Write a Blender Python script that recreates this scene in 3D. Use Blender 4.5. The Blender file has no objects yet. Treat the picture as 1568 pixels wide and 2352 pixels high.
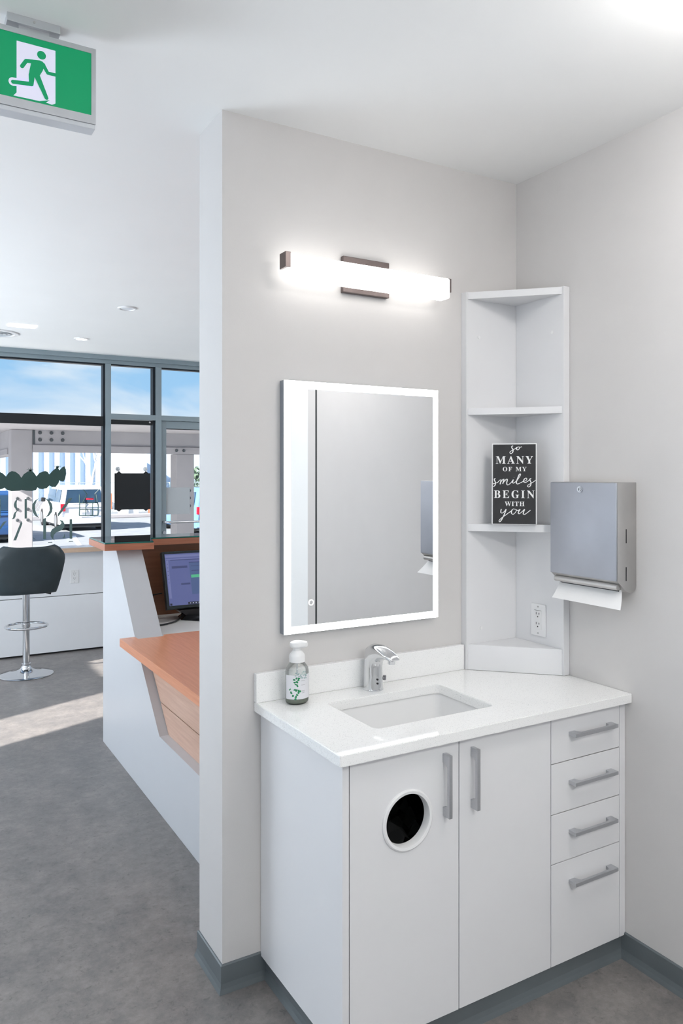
import bpy, bmesh, math, random
from mathutils import Vector, Matrix
random.seed(7)
SC = bpy.context.scene
COL = SC.collection
R = math.radians

# ------------------------------------------------------------------ camera
FPX, YAW, HOR = 1757.7, R(30.3013), 1089.93
cam_d = bpy.data.cameras.new('camera')
cam = bpy.data.objects.new('camera', cam_d); COL.objects.link(cam)
cam.location = (-2.0498, -2.1862, 1.57)
cam.rotation_euler = (R(90), 0, -YAW)
cam_d.sensor_fit = 'VERTICAL'; cam_d.sensor_height = 36.0; cam_d.sensor_width = 24.0
cam_d.lens = FPX / 2352 * 36.0
cam_d.shift_y = -(2352 / 2 - HOR) / 2352
cam_d.clip_start = 0.05; cam_d.clip_end = 300
SC.camera = cam

# ------------------------------------------------------------------ view, world, sun, daylight fill
SC.view_settings.view_transform = 'Standard'
SC.view_settings.look = 'None'
SC.view_settings.gamma = 1.0
SC.view_settings.use_curve_mapping = False
SC.view_settings.exposure = 0.34
SC.cycles.max_bounces = 8; SC.cycles.diffuse_bounces = 4; SC.cycles.glossy_bounces = 4
SC.cycles.use_adaptive_sampling = True; SC.cycles.adaptive_threshold = 0.04
SC.cycles.transmission_bounces = 8; SC.cycles.transparent_max_bounces = 12
SC.cycles.sample_clamp_indirect = 6.0
SC.cycles.use_denoising = True

W = bpy.data.worlds.new('sky'); SC.world = W; W.use_nodes = True
nt = W.node_tree; nt.nodes.clear()
def wn(t, **k):
    n = nt.nodes.new(t)
    for a, v in k.items(): setattr(n, a, v)
    return n
wo = wn('ShaderNodeOutputWorld'); bg = wn('ShaderNodeBackground'); tc = wn('ShaderNodeTexCoord')
sep = wn('ShaderNodeSeparateXYZ'); nt.links.new(tc.outputs['Generated'], sep.inputs[0])
rmp = wn('ShaderNodeValToRGB'); nt.links.new(sep.outputs['Z'], rmp.inputs[0])
rmp.color_ramp.elements[0].position = 0.0; rmp.color_ramp.elements[0].color = (0.42, 0.68, 0.97, 1)
rmp.color_ramp.elements[1].position = 0.45; rmp.color_ramp.elements[1].color = (0.16, 0.36, 0.72, 1)
e = rmp.color_ramp.elements.new(0.16); e.color = (0.34, 0.62, 0.93, 1)
mp = wn('ShaderNodeMapping'); mp.inputs['Scale'].default_value = (1.6, 1.6, 7.0); mp.inputs['Location'].default_value = (1.1, 0.35, 0.2)
nt.links.new(tc.outputs['Generated'], mp.inputs[0])
nz = wn('ShaderNodeTexNoise'); nz.inputs['Scale'].default_value = 2.2; nz.inputs['Detail'].default_value = 6; nz.inputs['Distortion'].default_value = 0.6
nt.links.new(mp.outputs[0], nz.inputs[0])
cr = wn('ShaderNodeValToRGB'); cr.color_ramp.elements[0].position = 0.43; cr.color_ramp.elements[1].position = 0.64
nt.links.new(nz.outputs[0], cr.inputs[0])
mx = wn('ShaderNodeMix', data_type='RGBA'); nt.links.new(cr.outputs[0], mx.inputs[0])
nt.links.new(rmp.outputs[0], mx.inputs[6]); mx.inputs[7].default_value = (0.86, 0.93, 1.0, 1)
nt.links.new(mx.outputs[2], bg.inputs[0]); bg.inputs[1].default_value = 0.80
nt.links.new(bg.outputs[0], wo.inputs[0])

SUN_AZ, SUN_EL = R(22.0), R(30.0)
def light(name, kind, loc, energy, color, rot=None, size=None, size_y=None, direction=None):
    l = bpy.data.lights.new(name, kind); l.energy = energy; l.color = color
    o = bpy.data.objects.new(name, l); COL.objects.link(o); o.location = loc
    if kind == 'AREA':
        l.shape = 'RECTANGLE'; l.size = size; l.size_y = size_y or size
    if direction is not None:
        o.rotation_euler = Vector(direction).to_track_quat('-Z', 'Y').to_euler()
    return o
sun = light('sun', 'SUN', (-20, -8, 16), 13.0, (1.0, 0.96, 0.90),
            direction=(math.cos(SUN_AZ) * math.cos(SUN_EL), math.sin(SUN_AZ) * math.cos(SUN_EL), -math.sin(SUN_EL)))
sun.data.angle = R(0.6)
# added area lamps standing in for sky and ground-bounce light from the left
light('daylight_fill', 'AREA', (-4.35, -1.9, 1.2), 40, (0.80, 0.90, 1.0), size=4.6, size_y=2.0, direction=(1, 0.1, 1.3))
light('daylight_fill', 'AREA', (-4.35, 3.2, 0.9), 155, (0.80, 0.90, 1.0), size=3.6, size_y=1.2, direction=(1, 0.15, 1.5))

# ------------------------------------------------------------------ materials
MATS = {}
def mat(name, color, rough=0.5, metal=0.0, var=0.0, vscale=8.0, bump=0.0, bscale=60.0, emit=0.0, ecol=None,
        coat=0.0, spec=0.5, aniso=None, color2=None, transmission=0.0, ior=1.45, alpha=None):
    if name in MATS: return MATS[name]
    m = bpy.data.materials.new(name); m.use_nodes = True
    n = m.node_tree.nodes; l = m.node_tree.links
    b = n['Principled BSDF']
    b.inputs['Base Color'].default_value = (*color, 1)
    b.inputs['Roughness'].default_value = rough; b.inputs['Metallic'].default_value = metal
    b.inputs['Specular IOR Level'].default_value = spec
    b.inputs['Coat Weight'].default_value = coat; b.inputs['Coat Roughness'].default_value = 0.05
    b.inputs['Transmission Weight'].default_value = transmission; b.inputs['IOR'].default_value = ior
    if alpha is not None: b.inputs['Alpha'].default_value = alpha
    if emit:
        b.inputs['Emission Color'].default_value = (*(ecol or color), 1); b.inputs['Emission Strength'].default_value = emit
    t = n.new('ShaderNodeTexCoord')
    if var or color2:
        z = n.new('ShaderNodeTexNoise'); z.inputs['Scale'].default_value = vscale; z.inputs['Detail'].default_value = 5
        mpn = n.new('ShaderNodeMapping'); mpn.inputs['Scale'].default_value = aniso or (1, 1, 1)
        l.new(t.outputs['Object'], mpn.inputs[0]); l.new(mpn.outputs[0], z.inputs[0])
        r = n.new('ShaderNodeValToRGB'); r.color_ramp.elements[0].position = 0.3; r.color_ramp.elements[1].position = 0.7
        c2 = color2 or tuple(min(1, c * (1 + var)) for c in color)
        c1 = color if color2 else tuple(c * (1 - var) for c in color)
        r.color_ramp.elements[0].color = (*c1, 1); r.color_ramp.elements[1].color = (*c2, 1)
        l.new(z.outputs[0], r.inputs[0]); l.new(r.outputs[0], b.inputs['Base Color'])
    if bump:
        z2 = n.new('ShaderNodeTexNoise'); z2.inputs['Scale'].default_value = bscale; z2.inputs['Detail'].default_value = 4
        l.new(t.outputs['Object'], z2.inputs[0])
        bp = n.new('ShaderNodeBump'); bp.inputs['Strength'].default_value = bump; bp.inputs['Distance'].default_value = 0.004
        l.new(z2.outputs[0], bp.inputs['Height']); l.new(bp.outputs[0], b.inputs['Normal'])
    MATS[name] = m
    return m

M_WALL = mat('grey_wall_paint', (0.64, 0.622, 0.61), 0.55, var=0.01, bump=0.05, bscale=250)
M_WALLW = mat('white_wall_paint', (0.80, 0.81, 0.83), 0.5, var=0.01, bump=0.04, bscale=250)
M_CEIL = mat('ceiling_paint', (0.92, 0.92, 0.91), 0.8, var=0.008, vscale=3)
M_LAM = mat('white_laminate', (0.78, 0.78, 0.79), 0.32, var=0.008, vscale=5, spec=0.4)
M_DESK = mat('desk_laminate', (0.60, 0.61, 0.63), 0.35, var=0.008, vscale=5)
M_SHELF = mat('white_painted_board', (0.76, 0.76, 0.77), 0.4, var=0.01, vscale=6)
M_BASE = mat('slate_rubber', (0.125, 0.145, 0.155), 0.35, var=0.06, vscale=10)
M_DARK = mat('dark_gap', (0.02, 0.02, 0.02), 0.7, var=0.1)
M_CHROME = mat('chrome', (0.72, 0.73, 0.745), 0.10, 1.0, var=0.02)
M_NICKEL = mat('brushed_nickel', (0.55, 0.56, 0.58), 0.32, 1.0, var=0.05, vscale=60, aniso=(1, 1, 20))
M_STEEL = mat('brushed_steel', (0.56, 0.55, 0.54), 0.42, 1.0, var=0.06, vscale=9, bump=0.02, bscale=400)
M_STEELD = mat('steel_door_skin', (0.46, 0.48, 0.53), 0.55, 1.0, var=0.05, vscale=7, bump=0.02, bscale=400)
M_BRONZE = mat('bronze', (0.16, 0.13, 0.125), 0.38, 0.8, var=0.08, vscale=40)
M_ALU = mat('window_aluminium', (0.27, 0.33, 0.36), 0.45, 0.25, var=0.03, vscale=5)
M_ALUSIGN = mat('sign_aluminium', (0.62, 0.63, 0.65), 0.35, 0.7, var=0.03, vscale=20)
M_BLACK = mat('black_matte', (0.010, 0.012, 0.014), 0.6, var=0.1)
M_NAVY = mat('dark_navy', (0.006, 0.010, 0.016), 0.5, var=0.1)
M_VINYL = mat('black_vinyl', (0.030, 0.042, 0.048), 0.38, var=0.08, vscale=14, bump=0.05, bscale=180)
M_PLASTIC = mat('white_plastic', (0.82, 0.82, 0.82), 0.3, var=0.005)
M_CERAMIC = mat('white_ceramic', (0.84, 0.84, 0.84), 0.12, var=0.005, coat=0.5)
M_PAPER = mat('paper_towel', (0.84, 0.84, 0.84), 0.9, var=0.01, vscale=30)
M_MIRROR = mat('mirror_silver', (0.90, 0.91, 0.92), 0.0, 1.0, var=0.002)
M_LED = mat('mirror_led', (1, 1, 1), 0.5, emit=3.5, ecol=(0.97, 0.99, 1.0))
M_OPAL = mat('opal_lamp', (1, 1, 1), 0.4, emit=1.8, ecol=(1.0, 0.985, 0.96))
M_FILL = mat('fill_panel_glow', (1, 1, 1), 0.5, emit=35.0, ecol=(1.0, 0.98, 0.95))
M_FILL2 = mat('fill_panel_soft', (1, 1, 1), 0.5, emit=3.0, ecol=(1.0, 0.98, 0.95))
M_DOWN = mat('downlight_glow', (1, 1, 1), 0.5, emit=4.0, ecol=(1.0, 0.98, 0.95))

def quartz():
    m = bpy.data.materials.new('white_quartz'); m.use_nodes = True
    n = m.node_tree.nodes; l = m.node_tree.links; b = n['Principled BSDF']
    t = n.new('ShaderNodeTexCoord'); z = n.new('ShaderNodeTexNoise'); z.inputs['Scale'].default_value = 420; z.inputs['Detail'].default_value = 2
    l.new(t.outputs['Object'], z.inputs[0]); r = n.new('ShaderNodeValToRGB')
    r.color_ramp.elements[0].position = 0.30; r.color_ramp.elements[0].color = (0.62, 0.62, 0.62, 1)
    r.color_ramp.elements[1].position = 0.40; r.color_ramp.elements[1].color = (0.92, 0.92, 0.91, 1)
    l.new(z.outputs[0], r.inputs[0]); l.new(r.outputs[0], b.inputs['Base Color'])
    b.inputs['Roughness'].default_value = 0.05; b.inputs['Specular IOR Level'].default_value = 0.6
    return m
M_QUARTZ = quartz()

def wood(name, c1, c2, axis):
    m = bpy.data.materials.new(name); m.use_nodes = True
    n = m.node_tree.nodes; l = m.node_tree.links; b = n['Principled BSDF']
    t = n.new('ShaderNodeTexCoord'); mpn = n.new('ShaderNodeMapping')
    mpn.inputs['Scale'].default_value = {'x': (1.2, 26, 26), 'y': (26, 1.2, 26), 'z': (26, 26, 1.2)}[axis]
    l.new(t.outputs['Object'], mpn.inputs[0])
    z = n.new('ShaderNodeTexNoise'); z.inputs['Scale'].default_value = 3; z.inputs['Detail'].default_value = 8; z.inputs['Roughness'].default_value = 0.65
    l.new(mpn.outputs[0], z.inputs[0]); r = n.new('ShaderNodeValToRGB')
    r.color_ramp.elements[0].position = 0.3; r.color_ramp.elements[0].color = (*c1, 1)
    r.color_ramp.elements[1].position = 0.72; r.color_ramp.elements[1].color = (*c2, 1)
    l.new(z.outputs[0], r.inputs[0]); l.new(r.outputs[0], b.inputs['Base Color'])
    b.inputs['Roughness'].default_value = 0.32
    return m
M_WOODY = wood('cherry_laminate_y', (0.60, 0.23, 0.115), (0.74, 0.33, 0.185), 'y')
M_WOODX = wood('cherry_laminate_x', (0.42, 0.15, 0.08), (0.54, 0.22, 0.13), 'x')
M_WOODP = wood('cherry_panel', (0.54, 0.33, 0.24), (0.68, 0.46, 0.35), 'y')
M_RISER = wood('brown_riser', (0.20, 0.085, 0.045), (0.25, 0.11, 0.06), 'x')

def floor_mat():
    m = bpy.data.materials.new('mottled_linoleum'); m.use_nodes = True
    n = m.node_tree.nodes; l = m.node_tree.links; b = n['Principled BSDF']
    t = n.new('ShaderNodeTexCoord')
    z = n.new('ShaderNodeTexNoise'); z.inputs['Scale'].default_value = 9; z.inputs['Detail'].default_value = 15; z.inputs['Roughness'].default_value = 0.82; z.inputs['Distortion'].default_value = 0.0
    l.new(t.outputs['Object'], z.inputs[0])
    r = n.new('ShaderNodeValToRGB')
    r.color_ramp.elements[0].position = 0.30; r.color_ramp.elements[0].color = (0.13, 0.126, 0.128, 1)
    r.color_ramp.elements[1].position = 0.72; r.color_ramp.elements[1].color = (0.315, 0.285, 0.27, 1)
    e = r.color_ramp.elements.new(0.5); e.color = (0.205, 0.190, 0.184, 1)
    l.new(z.outputs[0], r.inputs[0])
    z2 = n.new('ShaderNodeTexNoise'); z2.inputs['Scale'].default_value = 45; z2.inputs['Detail'].default_value = 9; z2.inputs['Roughness'].default_value = 0.7; z2.inputs['Distortion'].default_value = 0.7
    l.new(t.outputs['Object'], z2.inputs[0])
    r2 = n.new('ShaderNodeValToRGB'); r2.color_ramp.elements[0].position = 0.28; r2.color_ramp.elements[0].color = (0.45, 0.45, 0.46, 1)
    r2.color_ramp.elements[1].position = 0.44; r2.color_ramp.elements[1].color = (1, 1, 1, 1)
    l.new(z2.outputs[0], r2.inputs[0])
    x = n.new('ShaderNodeMix'); x.data_type = 'RGBA'; x.blend_type = 'MULTIPLY'; x.inputs[0].default_value = 0.8
    l.new(r.outputs[0], x.inputs[6]); l.new(r2.outputs[0], x.inputs[7]); l.new(x.outputs[2], b.inputs['Base Color'])
    b.inputs['Roughness'].default_value = 0.38; b.inputs['Specular IOR Level'].default_value = 0.45
    return m
M_FLOOR = floor_mat()

def glass_mat(name, tint, refl=0.04):
    m = bpy.data.materials.new(name); m.use_nodes = True
    n = m.node_tree.nodes; l = m.node_tree.links; n.remove(n['Principled BSDF'])
    tr = n.new('ShaderNodeBsdfTransparent'); tr.inputs[0].default_value = (*tint, 1)
    gl = n.new('ShaderNodeBsdfGlossy'); gl.inputs['Roughness'].default_value = 0.0
    fr = n.new('ShaderNodeFresnel'); fr.inputs[0].default_value = 1.45
    mul = n.new('ShaderNodeMath'); mul.operation = 'MULTIPLY'; mul.inputs[1].default_value = refl / 0.04
    mixs = n.new('ShaderNodeMixShader')
    l.new(fr.outputs[0], mul.inputs[0]); l.new(mul.outputs[0], mixs.inputs[0])
    l.new(tr.outputs[0], mixs.inputs[1]); l.new(gl.outputs[0], mixs.inputs[2])
    l.new(mixs.outputs[0], n['Material Output'].inputs[0])
    return m
M_GLASS = glass_mat('window_glass', (0.97, 0.98, 0.98), 0.012)
M_GTOP = glass_mat('counter_glass', (0.30, 0.46, 0.44), 0.09)
M_GEDGE = mat('glass_edge', (0.01, 0.16, 0.13), 0.15, var=0.1)

# ------------------------------------------------------------------ mesh helpers
def box(bm, x0, x1, y0, y1, z0, z1, bev=0.0, seg=2):
    vs = [bm.verts.new((x, y, z)) for x in (x0, x1) for y in (y0, y1) for z in (z0, z1)]
    q = [(0, 1, 3, 2), (4, 6, 7, 5), (0, 4, 5, 1), (2, 3, 7, 6), (0, 2, 6, 4), (1, 5, 7, 3)]
    fs = [bm.faces.new([vs[i] for i in f]) for f in q]
    if bev:
        es = list({e for f in fs for e in f.edges})
        bmesh.ops.bevel(bm, geom=es, offset=bev, segments=seg, affect='EDGES', profile=0.5)
    return bm
def prism(bm, pts, axis, a, b, bev=0.0):
    def P(p, t):
        return {'x': (t, p[0], p[1]), 'y': (p[0], t, p[1]), 'z': (p[0], p[1], t)}[axis]
    A = [bm.verts.new(P(p, a)) for p in pts]; B = [bm.verts.new(P(p, b)) for p in pts]
    fs = [bm.faces.new(A), bm.faces.new(B[::-1])]
    n = len(pts)
    for i in range(n): fs.append(bm.faces.new((A[i], B[i], B[(i + 1) % n], A[(i + 1) % n])))
    if bev:
        es = list({e for f in fs for e in f.edges})
        bmesh.ops.bevel(bm, geom=es, offset=bev, segments=2, affect='EDGES', profile=0.5)
    return bm
def frame_basis(d):
    d = Vector(d).normalized(); u = d.orthogonal().normalized(); v = d.cross(u)
    return d, u, v
def cyl(bm, p0, p1, r0, r1=None, seg=24, cap=True):
    r1 = r0 if r1 is None else r1
    p0 = Vector(p0); p1 = Vector(p1); d, u, v = frame_basis(p1 - p0)
    A = []; B = []
    for i in range(seg):
        a = 2 * math.pi * i / seg; w = u * math.cos(a) + v * math.sin(a)
        A.append(bm.verts.new(p0 + w * r0)); B.append(bm.verts.new(p1 + w * r1))
    for i in range(seg): bm.faces.new((A[i], A[(i + 1) % seg], B[(i + 1) % seg], B[i]))
    if cap: bm.faces.new(A[::-1]); bm.faces.new(B)
    return bm
def lathe(bm, prof, c=(0, 0, 0), seg=32, sx=1.0, sy=1.0):
    rings = []
    for r, z in prof:
        if r <= 1e-6: rings.append([bm.verts.new((c[0], c[1], c[2] + z))])
        else: rings.append([bm.verts.new((c[0] + sx * r * math.cos(2 * math.pi * i / seg), c[1] + sy * r * math.sin(2 * math.pi * i / seg), c[2] + z)) for i in range(seg)])
    for a, b in zip(rings, rings[1:]):
        for i in range(seg):
            j = (i + 1) % seg
            if len(a) == 1 and len(b) == 1: continue
            if len(a) == 1: bm.faces.new((a[0], b[j], b[i]))
            elif len(b) == 1: bm.faces.new((a[i], a[j], b[0]))
            else: bm.faces.new((a[i], a[j], b[j], b[i]))
    return bm
def tube(bm, pts, r, seg=10, closed=False):
    pts = [Vector(p) for p in pts]; rings = []; n = len(pts); up = None
    for i, p in enumerate(pts):
        if closed: t = pts[(i + 1) % n] - pts[i - 1]
        else: t = pts[min(i + 1, n - 1)] - pts[max(i - 1, 0)]
        t.normalize()
        u = t.orthogonal().normalized() if up is None else (up - t * up.dot(t)).normalized()
        up = u; v = t.cross(u); rr = r[i] if isinstance(r, (list, tuple)) else r
        rings.append([bm.verts.new(p + (u * math.cos(2 * math.pi * k / seg) + v * math.sin(2 * math.pi * k / seg)) * rr) for k in range(seg)])
    m = n if closed else n - 1
    for i in range(m):
        a, b = rings[i], rings[(i + 1) % n]
        for k in range(seg): bm.faces.new((a[k], a[(k + 1) % seg], b[(k + 1) % seg], b[k]))
    if not closed: bm.faces.new(rings[0][::-1]); bm.faces.new(rings[-1])
    return bm
def loft(bm, secs, cap=True):
    rs = [[bm.verts.new(p) for p in s] for s in secs]; n = len(rs[0])
    for a, b in zip(rs, rs[1:]):
        for k in range(n): bm.faces.new((a[k], a[(k + 1) % n], b[(k + 1) % n], b[k]))
    if cap: bm.faces.new(rs[0][::-1]); bm.faces.new(rs[-1])
    return bm
def NB(): return bmesh.new()

LOCS = {}
def thing(name, loc, label, cat, group=None, rotz=0.0):
    o = bpy.data.objects.new(name, None); COL.objects.link(o)
    o.empty_display_size = 0.05; o.location = loc; o.rotation_euler = (0, 0, rotz)
    LOCS[o.name] = Vector(loc) if not rotz else Vector((0, 0, 0))
    tag(o, label, cat, group)
    return o
def tag(o, label=None, cat=None, group=None, kind=None):
    if label: o['label'] = label
    if cat: o['category'] = cat
    if group: o['group'] = group
    if kind: o['kind'] = kind
    return o
def obj(name, bm, m, parent=None, smooth=False, label=None):
    """a part (coordinates shifted into the root's frame) or a one-mesh thing (origin at its base)"""
    bmesh.ops.recalc_face_normals(bm, faces=bm.faces)
    me = bpy.data.meshes.new(name)
    if parent is None:
        xs = [v.co for v in bm.verts]
        base = Vector(((min(v.x for v in xs) + max(v.x for v in xs)) / 2, (min(v.y for v in xs) + max(v.y for v in xs)) / 2, min(v.z for v in xs)))
    else: base = LOCS[parent.name]
    bmesh.ops.translate(bm, verts=bm.verts, vec=-base)
    bm.to_mesh(me); bm.free(); me.materials.append(m)
    if smooth:
        for p in me.polygons: p.use_smooth = True
        try: me.set_sharp_from_angle(angle=R(35))
        except Exception: pass
    o = bpy.data.objects.new(name, me); COL.objects.link(o)
    if parent is None: o.location = base; LOCS[o.name] = base
    else: o.parent = parent; LOCS[o.name] = base
    if label: o['label'] = label
    return o
def part_local(name, bm, m, parent, smooth=False):
    """sub-part of a one-mesh or already placed part: same frame as its parent"""
    return obj(name, bm, m, parent, smooth)
def struct(name, bm, m, label=None):
    o = obj(name, bm, m); o['kind'] = 'structure'
    if label: o['label'] = label
    return o
def B(*a, **k): return box(NB(), *a, **k)

# ------------------------------------------------------------------ room shell
H = 2.677
struct('floor', B(-4.5, 3.0, -4.5, 5.12, -0.06, 0), M_FLOOR)
struct('ceiling', B(-4.5, 3.0, -4.5, 5.16, H, H + 0.15), M_CEIL)
struct('wall_back', B(-1.191, 3.0, 0.0, 0.2, 0, H), M_WALL, 'grey partition wall carrying the mirror')
struct('wall_right', B(0.0, 0.2, -1.655, 0.0, 0, H), M_WALL, 'grey right wall carrying the towel dispenser')
struct('wall_right_far', B(0.0, 0.2, -4.5, -2.75, 0, H), M_WALL)
struct('wall_front', B(-4.5, 0.2, -4.62, -4.5, 0, H), M_WALLW)
struct('wall_reception', B(3.0, 3.12, 0.2, 5.12, 0, H), M_WALLW)
# unseen left wall; two openings (full-height slot, high slit) shaped for floor sun patches
bm = NB()
for y0, y1, z0, z1 in ((-4.62, 1.37, 0, H), (1.37, 1.92, 0, 0.02), (1.37, 1.92, 2.55, H), (1.92, 2.28, 0, H),
                       (2.28, 2.90, 0, 2.40), (2.28, 2.90, 2.60, H), (2.90, 5.16, 0, H)):
    box(bm, -4.62, -4.5, y0, y1, z0, z1)
struct('wall_left', bm, M_WALLW)
# doorway in the right wall behind the camera, seen in the mirror
bm = NB(); box(bm, -0.001, 0.03, -1.673, -1.655, 0, H); struct('trim_1', bm, M_BLACK, 'black shadow gap beside the door frame')
bm = NB(); box(bm, -0.0, 0.12, -1.765, -1.673, 0, H); struct('trim_2', bm, M_WALL, 'grey door frame')
struct('door_2', B(0.02, 0.06, -2.75, -1.765, 0, H), mat('door_white', (0.93, 0.95, 0.95), 0.35, var=0.005))

def cove(name, path, h=0.088, parent=None):
    prof = [(0, 0), (0.014, 0.0), (0.0125, 0.005), (0.009, 0.014), (0.006, 0.028), (0.006, h - 0.004), (0.003, h), (0, h)]
    bm = NB(); n = len(path); secs = []
    P = [Vector(p) for p in path]
    for i, p in enumerate(P):
        def nrm(a, b):
            d = (b - a).normalized(); return Vector((d.y, -d.x))
        if i == 0: o = nrm(P[0], P[1])
        elif i == n - 1: o = nrm(P[-2], P[-1])
        else:
            a = nrm(P[i - 1], P[i]); b = nrm(P[i], P[i + 1]); o = (a + b); o = o / o.dot(a)
        secs.append([(p.x + o.x * t, p.y + o.y * t, z) for t, z in prof])
    loft(bm, secs)
    if parent: return obj(name, bm, M_BASE, parent)
    return struct(name, bm, M_BASE, 'slate grey rubber cove base')
cove('baseboard_back', [(-0.9, 0.2), (-1.191, 0.2), (-1.191, 0.0), (-1.043, 0.0)], 0.085)
cove('baseboard_right', [(0.0, -0.487), (0.0, -1.655)], 0.085)

# ------------------------------------------------------------------ reception glazing and low wall
struct('wall_window', B(-4.5, 0.13, 4.87, 5.12, 0.017, 0.50), M_WALLW, 'white low wall under the window ledge')
struct('wall_window_upper', B(-4.5, 0.13, 4.87, 5.12, 0.506, 0.885), M_WALLW, 'white low wall panel under the ledge')
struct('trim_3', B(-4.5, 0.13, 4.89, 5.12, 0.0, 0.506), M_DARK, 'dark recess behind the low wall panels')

YW = 5.10
def wframe(bm, x0, x1, z0, z1, y0=5.03, y1=5.14): box(bm, x0, x1, y0, y1, z0, z1, 0.002)
# head running over every bay
bm = NB(); box(bm, -4.5, 3.0, 5.02, 5.16, 2.635, H); box(bm, -4.5, 3.0, 5.045, 5.16, 2.600, 2.635)
struct('trim_4', bm, M_ALU, 'grey aluminium window head under the ceiling')
t = thing('window_1', (-2.4, YW, 0.9), 'large left window bay behind the bar stool, green lettering on its glass', 'window'); t['kind'] = 'structure'
bm = NB(); wframe(bm, -0.360, -0.310, 0, 2.60); obj('window_frame', bm, M_ALU, t)
bm = NB(); box(bm, -0.378, -0.360, 5.05, 5.13, 0.885, 2.60); box(bm, -4.5, -0.36, 5.06, 5.13, 2.585, 2.60)
obj('dark_strip', bm, M_NAVY, t)  # near-black strips along the mullion side and under the head
obj('pane', B(-4.5, -0.36, 5.098, 5.102, 0.885, 2.60), M_GLASS, t)
t = thing('window_2', (-0.1, YW, 0.9), 'narrow window bay with the black square notice', 'window'); t['kind'] = 'structure'
bm = NB(); wframe(bm, 0.112, 0.167, 0, 2.60); box(bm, -0.31, 0.112, 5.03, 5.14, 2.088, 2.137, 0.002); obj('window_frame', bm, M_ALU, t)
bm = NB(); box(bm, 0.088, 0.112, 5.05, 5.13, 2.137, 2.60); box(bm, 0.088, 0.112, 5.05, 5.13, 0.5, 2.088); box(bm, -0.31, 0.088, 5.06, 5.13, 2.59, 2.60)
obj('dark_strip', bm, M_NAVY, t)
obj('pane', B(-0.31, 0.112, 5.098, 5.102, 0.885, 2.60), M_GLASS, t)
t = thing('door_1', (0.66, YW, 0.0), 'grey aluminium glazed entrance door', 'door'); t['kind'] = 'structure'
bm = NB(); box(bm, 0.167, 1.30, 5.03, 5.14, 2.088, 2.137, 0.002); box(bm, 1.22, 1.28, 5.03, 5.14, 0, 2.6); obj('door_frame', bm, M_ALU, t)
bm = NB(); box(bm, 0.17, 0.222, 5.055, 5.11, 0.01, 2.086, 0.002); box(bm, 1.16, 1.218, 5.055, 5.11, 0.01, 2.086, 0.002)
box(bm, 0.222, 1.16, 5.055, 5.11, 2.015, 2.086); box(bm, 0.222, 1.16, 5.055, 5.11, 0.01, 0.22); obj('leaf', bm, M_ALU, t)
bm = NB(); box(bm, 0.222, 1.16, 5.07, 5.10, 2.009, 2.015); box(bm, 0.222, 0.226, 5.07, 5.10, 0.22, 2.01); obj('dark_strip', bm, M_NAVY, t)
bm = NB(); tube(bm, [(0.195, 5.055, 1.112), (0.195, 4.99, 1.112), (0.215, 4.975, 1.112), (1.15, 4.975, 1.112), (1.18, 4.99, 1.112), (1.18, 5.055, 1.112)], 0.012); obj('push_bar', bm, M_ALUSIGN, t, True)
bm = NB(); cyl(bm, (0.197, 5.056, 1.01), (0.197, 5.035, 1.01), 0.017); obj('lock', bm, M_CHROME, t, True)
obj('pane', B(0.222, 1.16, 5.083, 5.087, 0.22, 2.01), M_GLASS, t)
t = thing('window_3', (0.66, YW, 2.1), 'transom window above the entrance door', 'window'); t['kind'] = 'structure'
obj('pane', B(0.167, 1.22, 5.098, 5.102, 2.137, 2.60), M_GLASS, t)
obj('dark_strip', B(0.167, 1.22, 5.06, 5.13, 2.588, 2.60), M_NAVY, t)
t = thing('window_4', (2.1, YW, 0.0), 'glazing right of the entrance door', 'window'); t['kind'] = 'structure'
obj('pane', B(1.28, 3.0, 5.098, 5.102, 0.0, 2.60), M_GLASS, t)

# ledge counter under the window
t = thing('window_counter', (-1.2, 4.93, 0.885), 'long wood-edged counter ledge running under the lettered window', 'counter')
obj('counter_edge', B(-4.49, 0.12, 4.795, 4.805, 0.885, 0.925, 0.002), wood('pale_edge', (0.52, 0.36, 0.25), (0.66, 0.50, 0.38), 'x'), t)
obj('counter_top', B(-4.49, 0.12, 4.805, 5.045, 0.885, 0.926), mat('grey_counter_top', (0.42, 0.40, 0.44), 0.18, var=0.03), t)

# roller blinds
o = obj('roller_blind', B(-4.4, -0.38, 5.03, 5.075, 2.018, 2.108, 0.004), M_BLACK)
tag(o, 'long black rolled-up blind across the large left window', 'blind')
t = thing('roller_blind', (-0.1, 5.06, 2.04), 'short black rolled-up blind above the black square notice', 'blind')
obj('cassette', B(-0.308, 0.084, 5.035, 5.075, 2.040, 2.083, 0.008), M_BLACK, t)
bm = NB(); cyl(bm, (0.052, 5.036, 2.066), (0.052, 5.028, 2.066), 0.009); obj('bracket', bm, M_CHROME, t, True)

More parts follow.
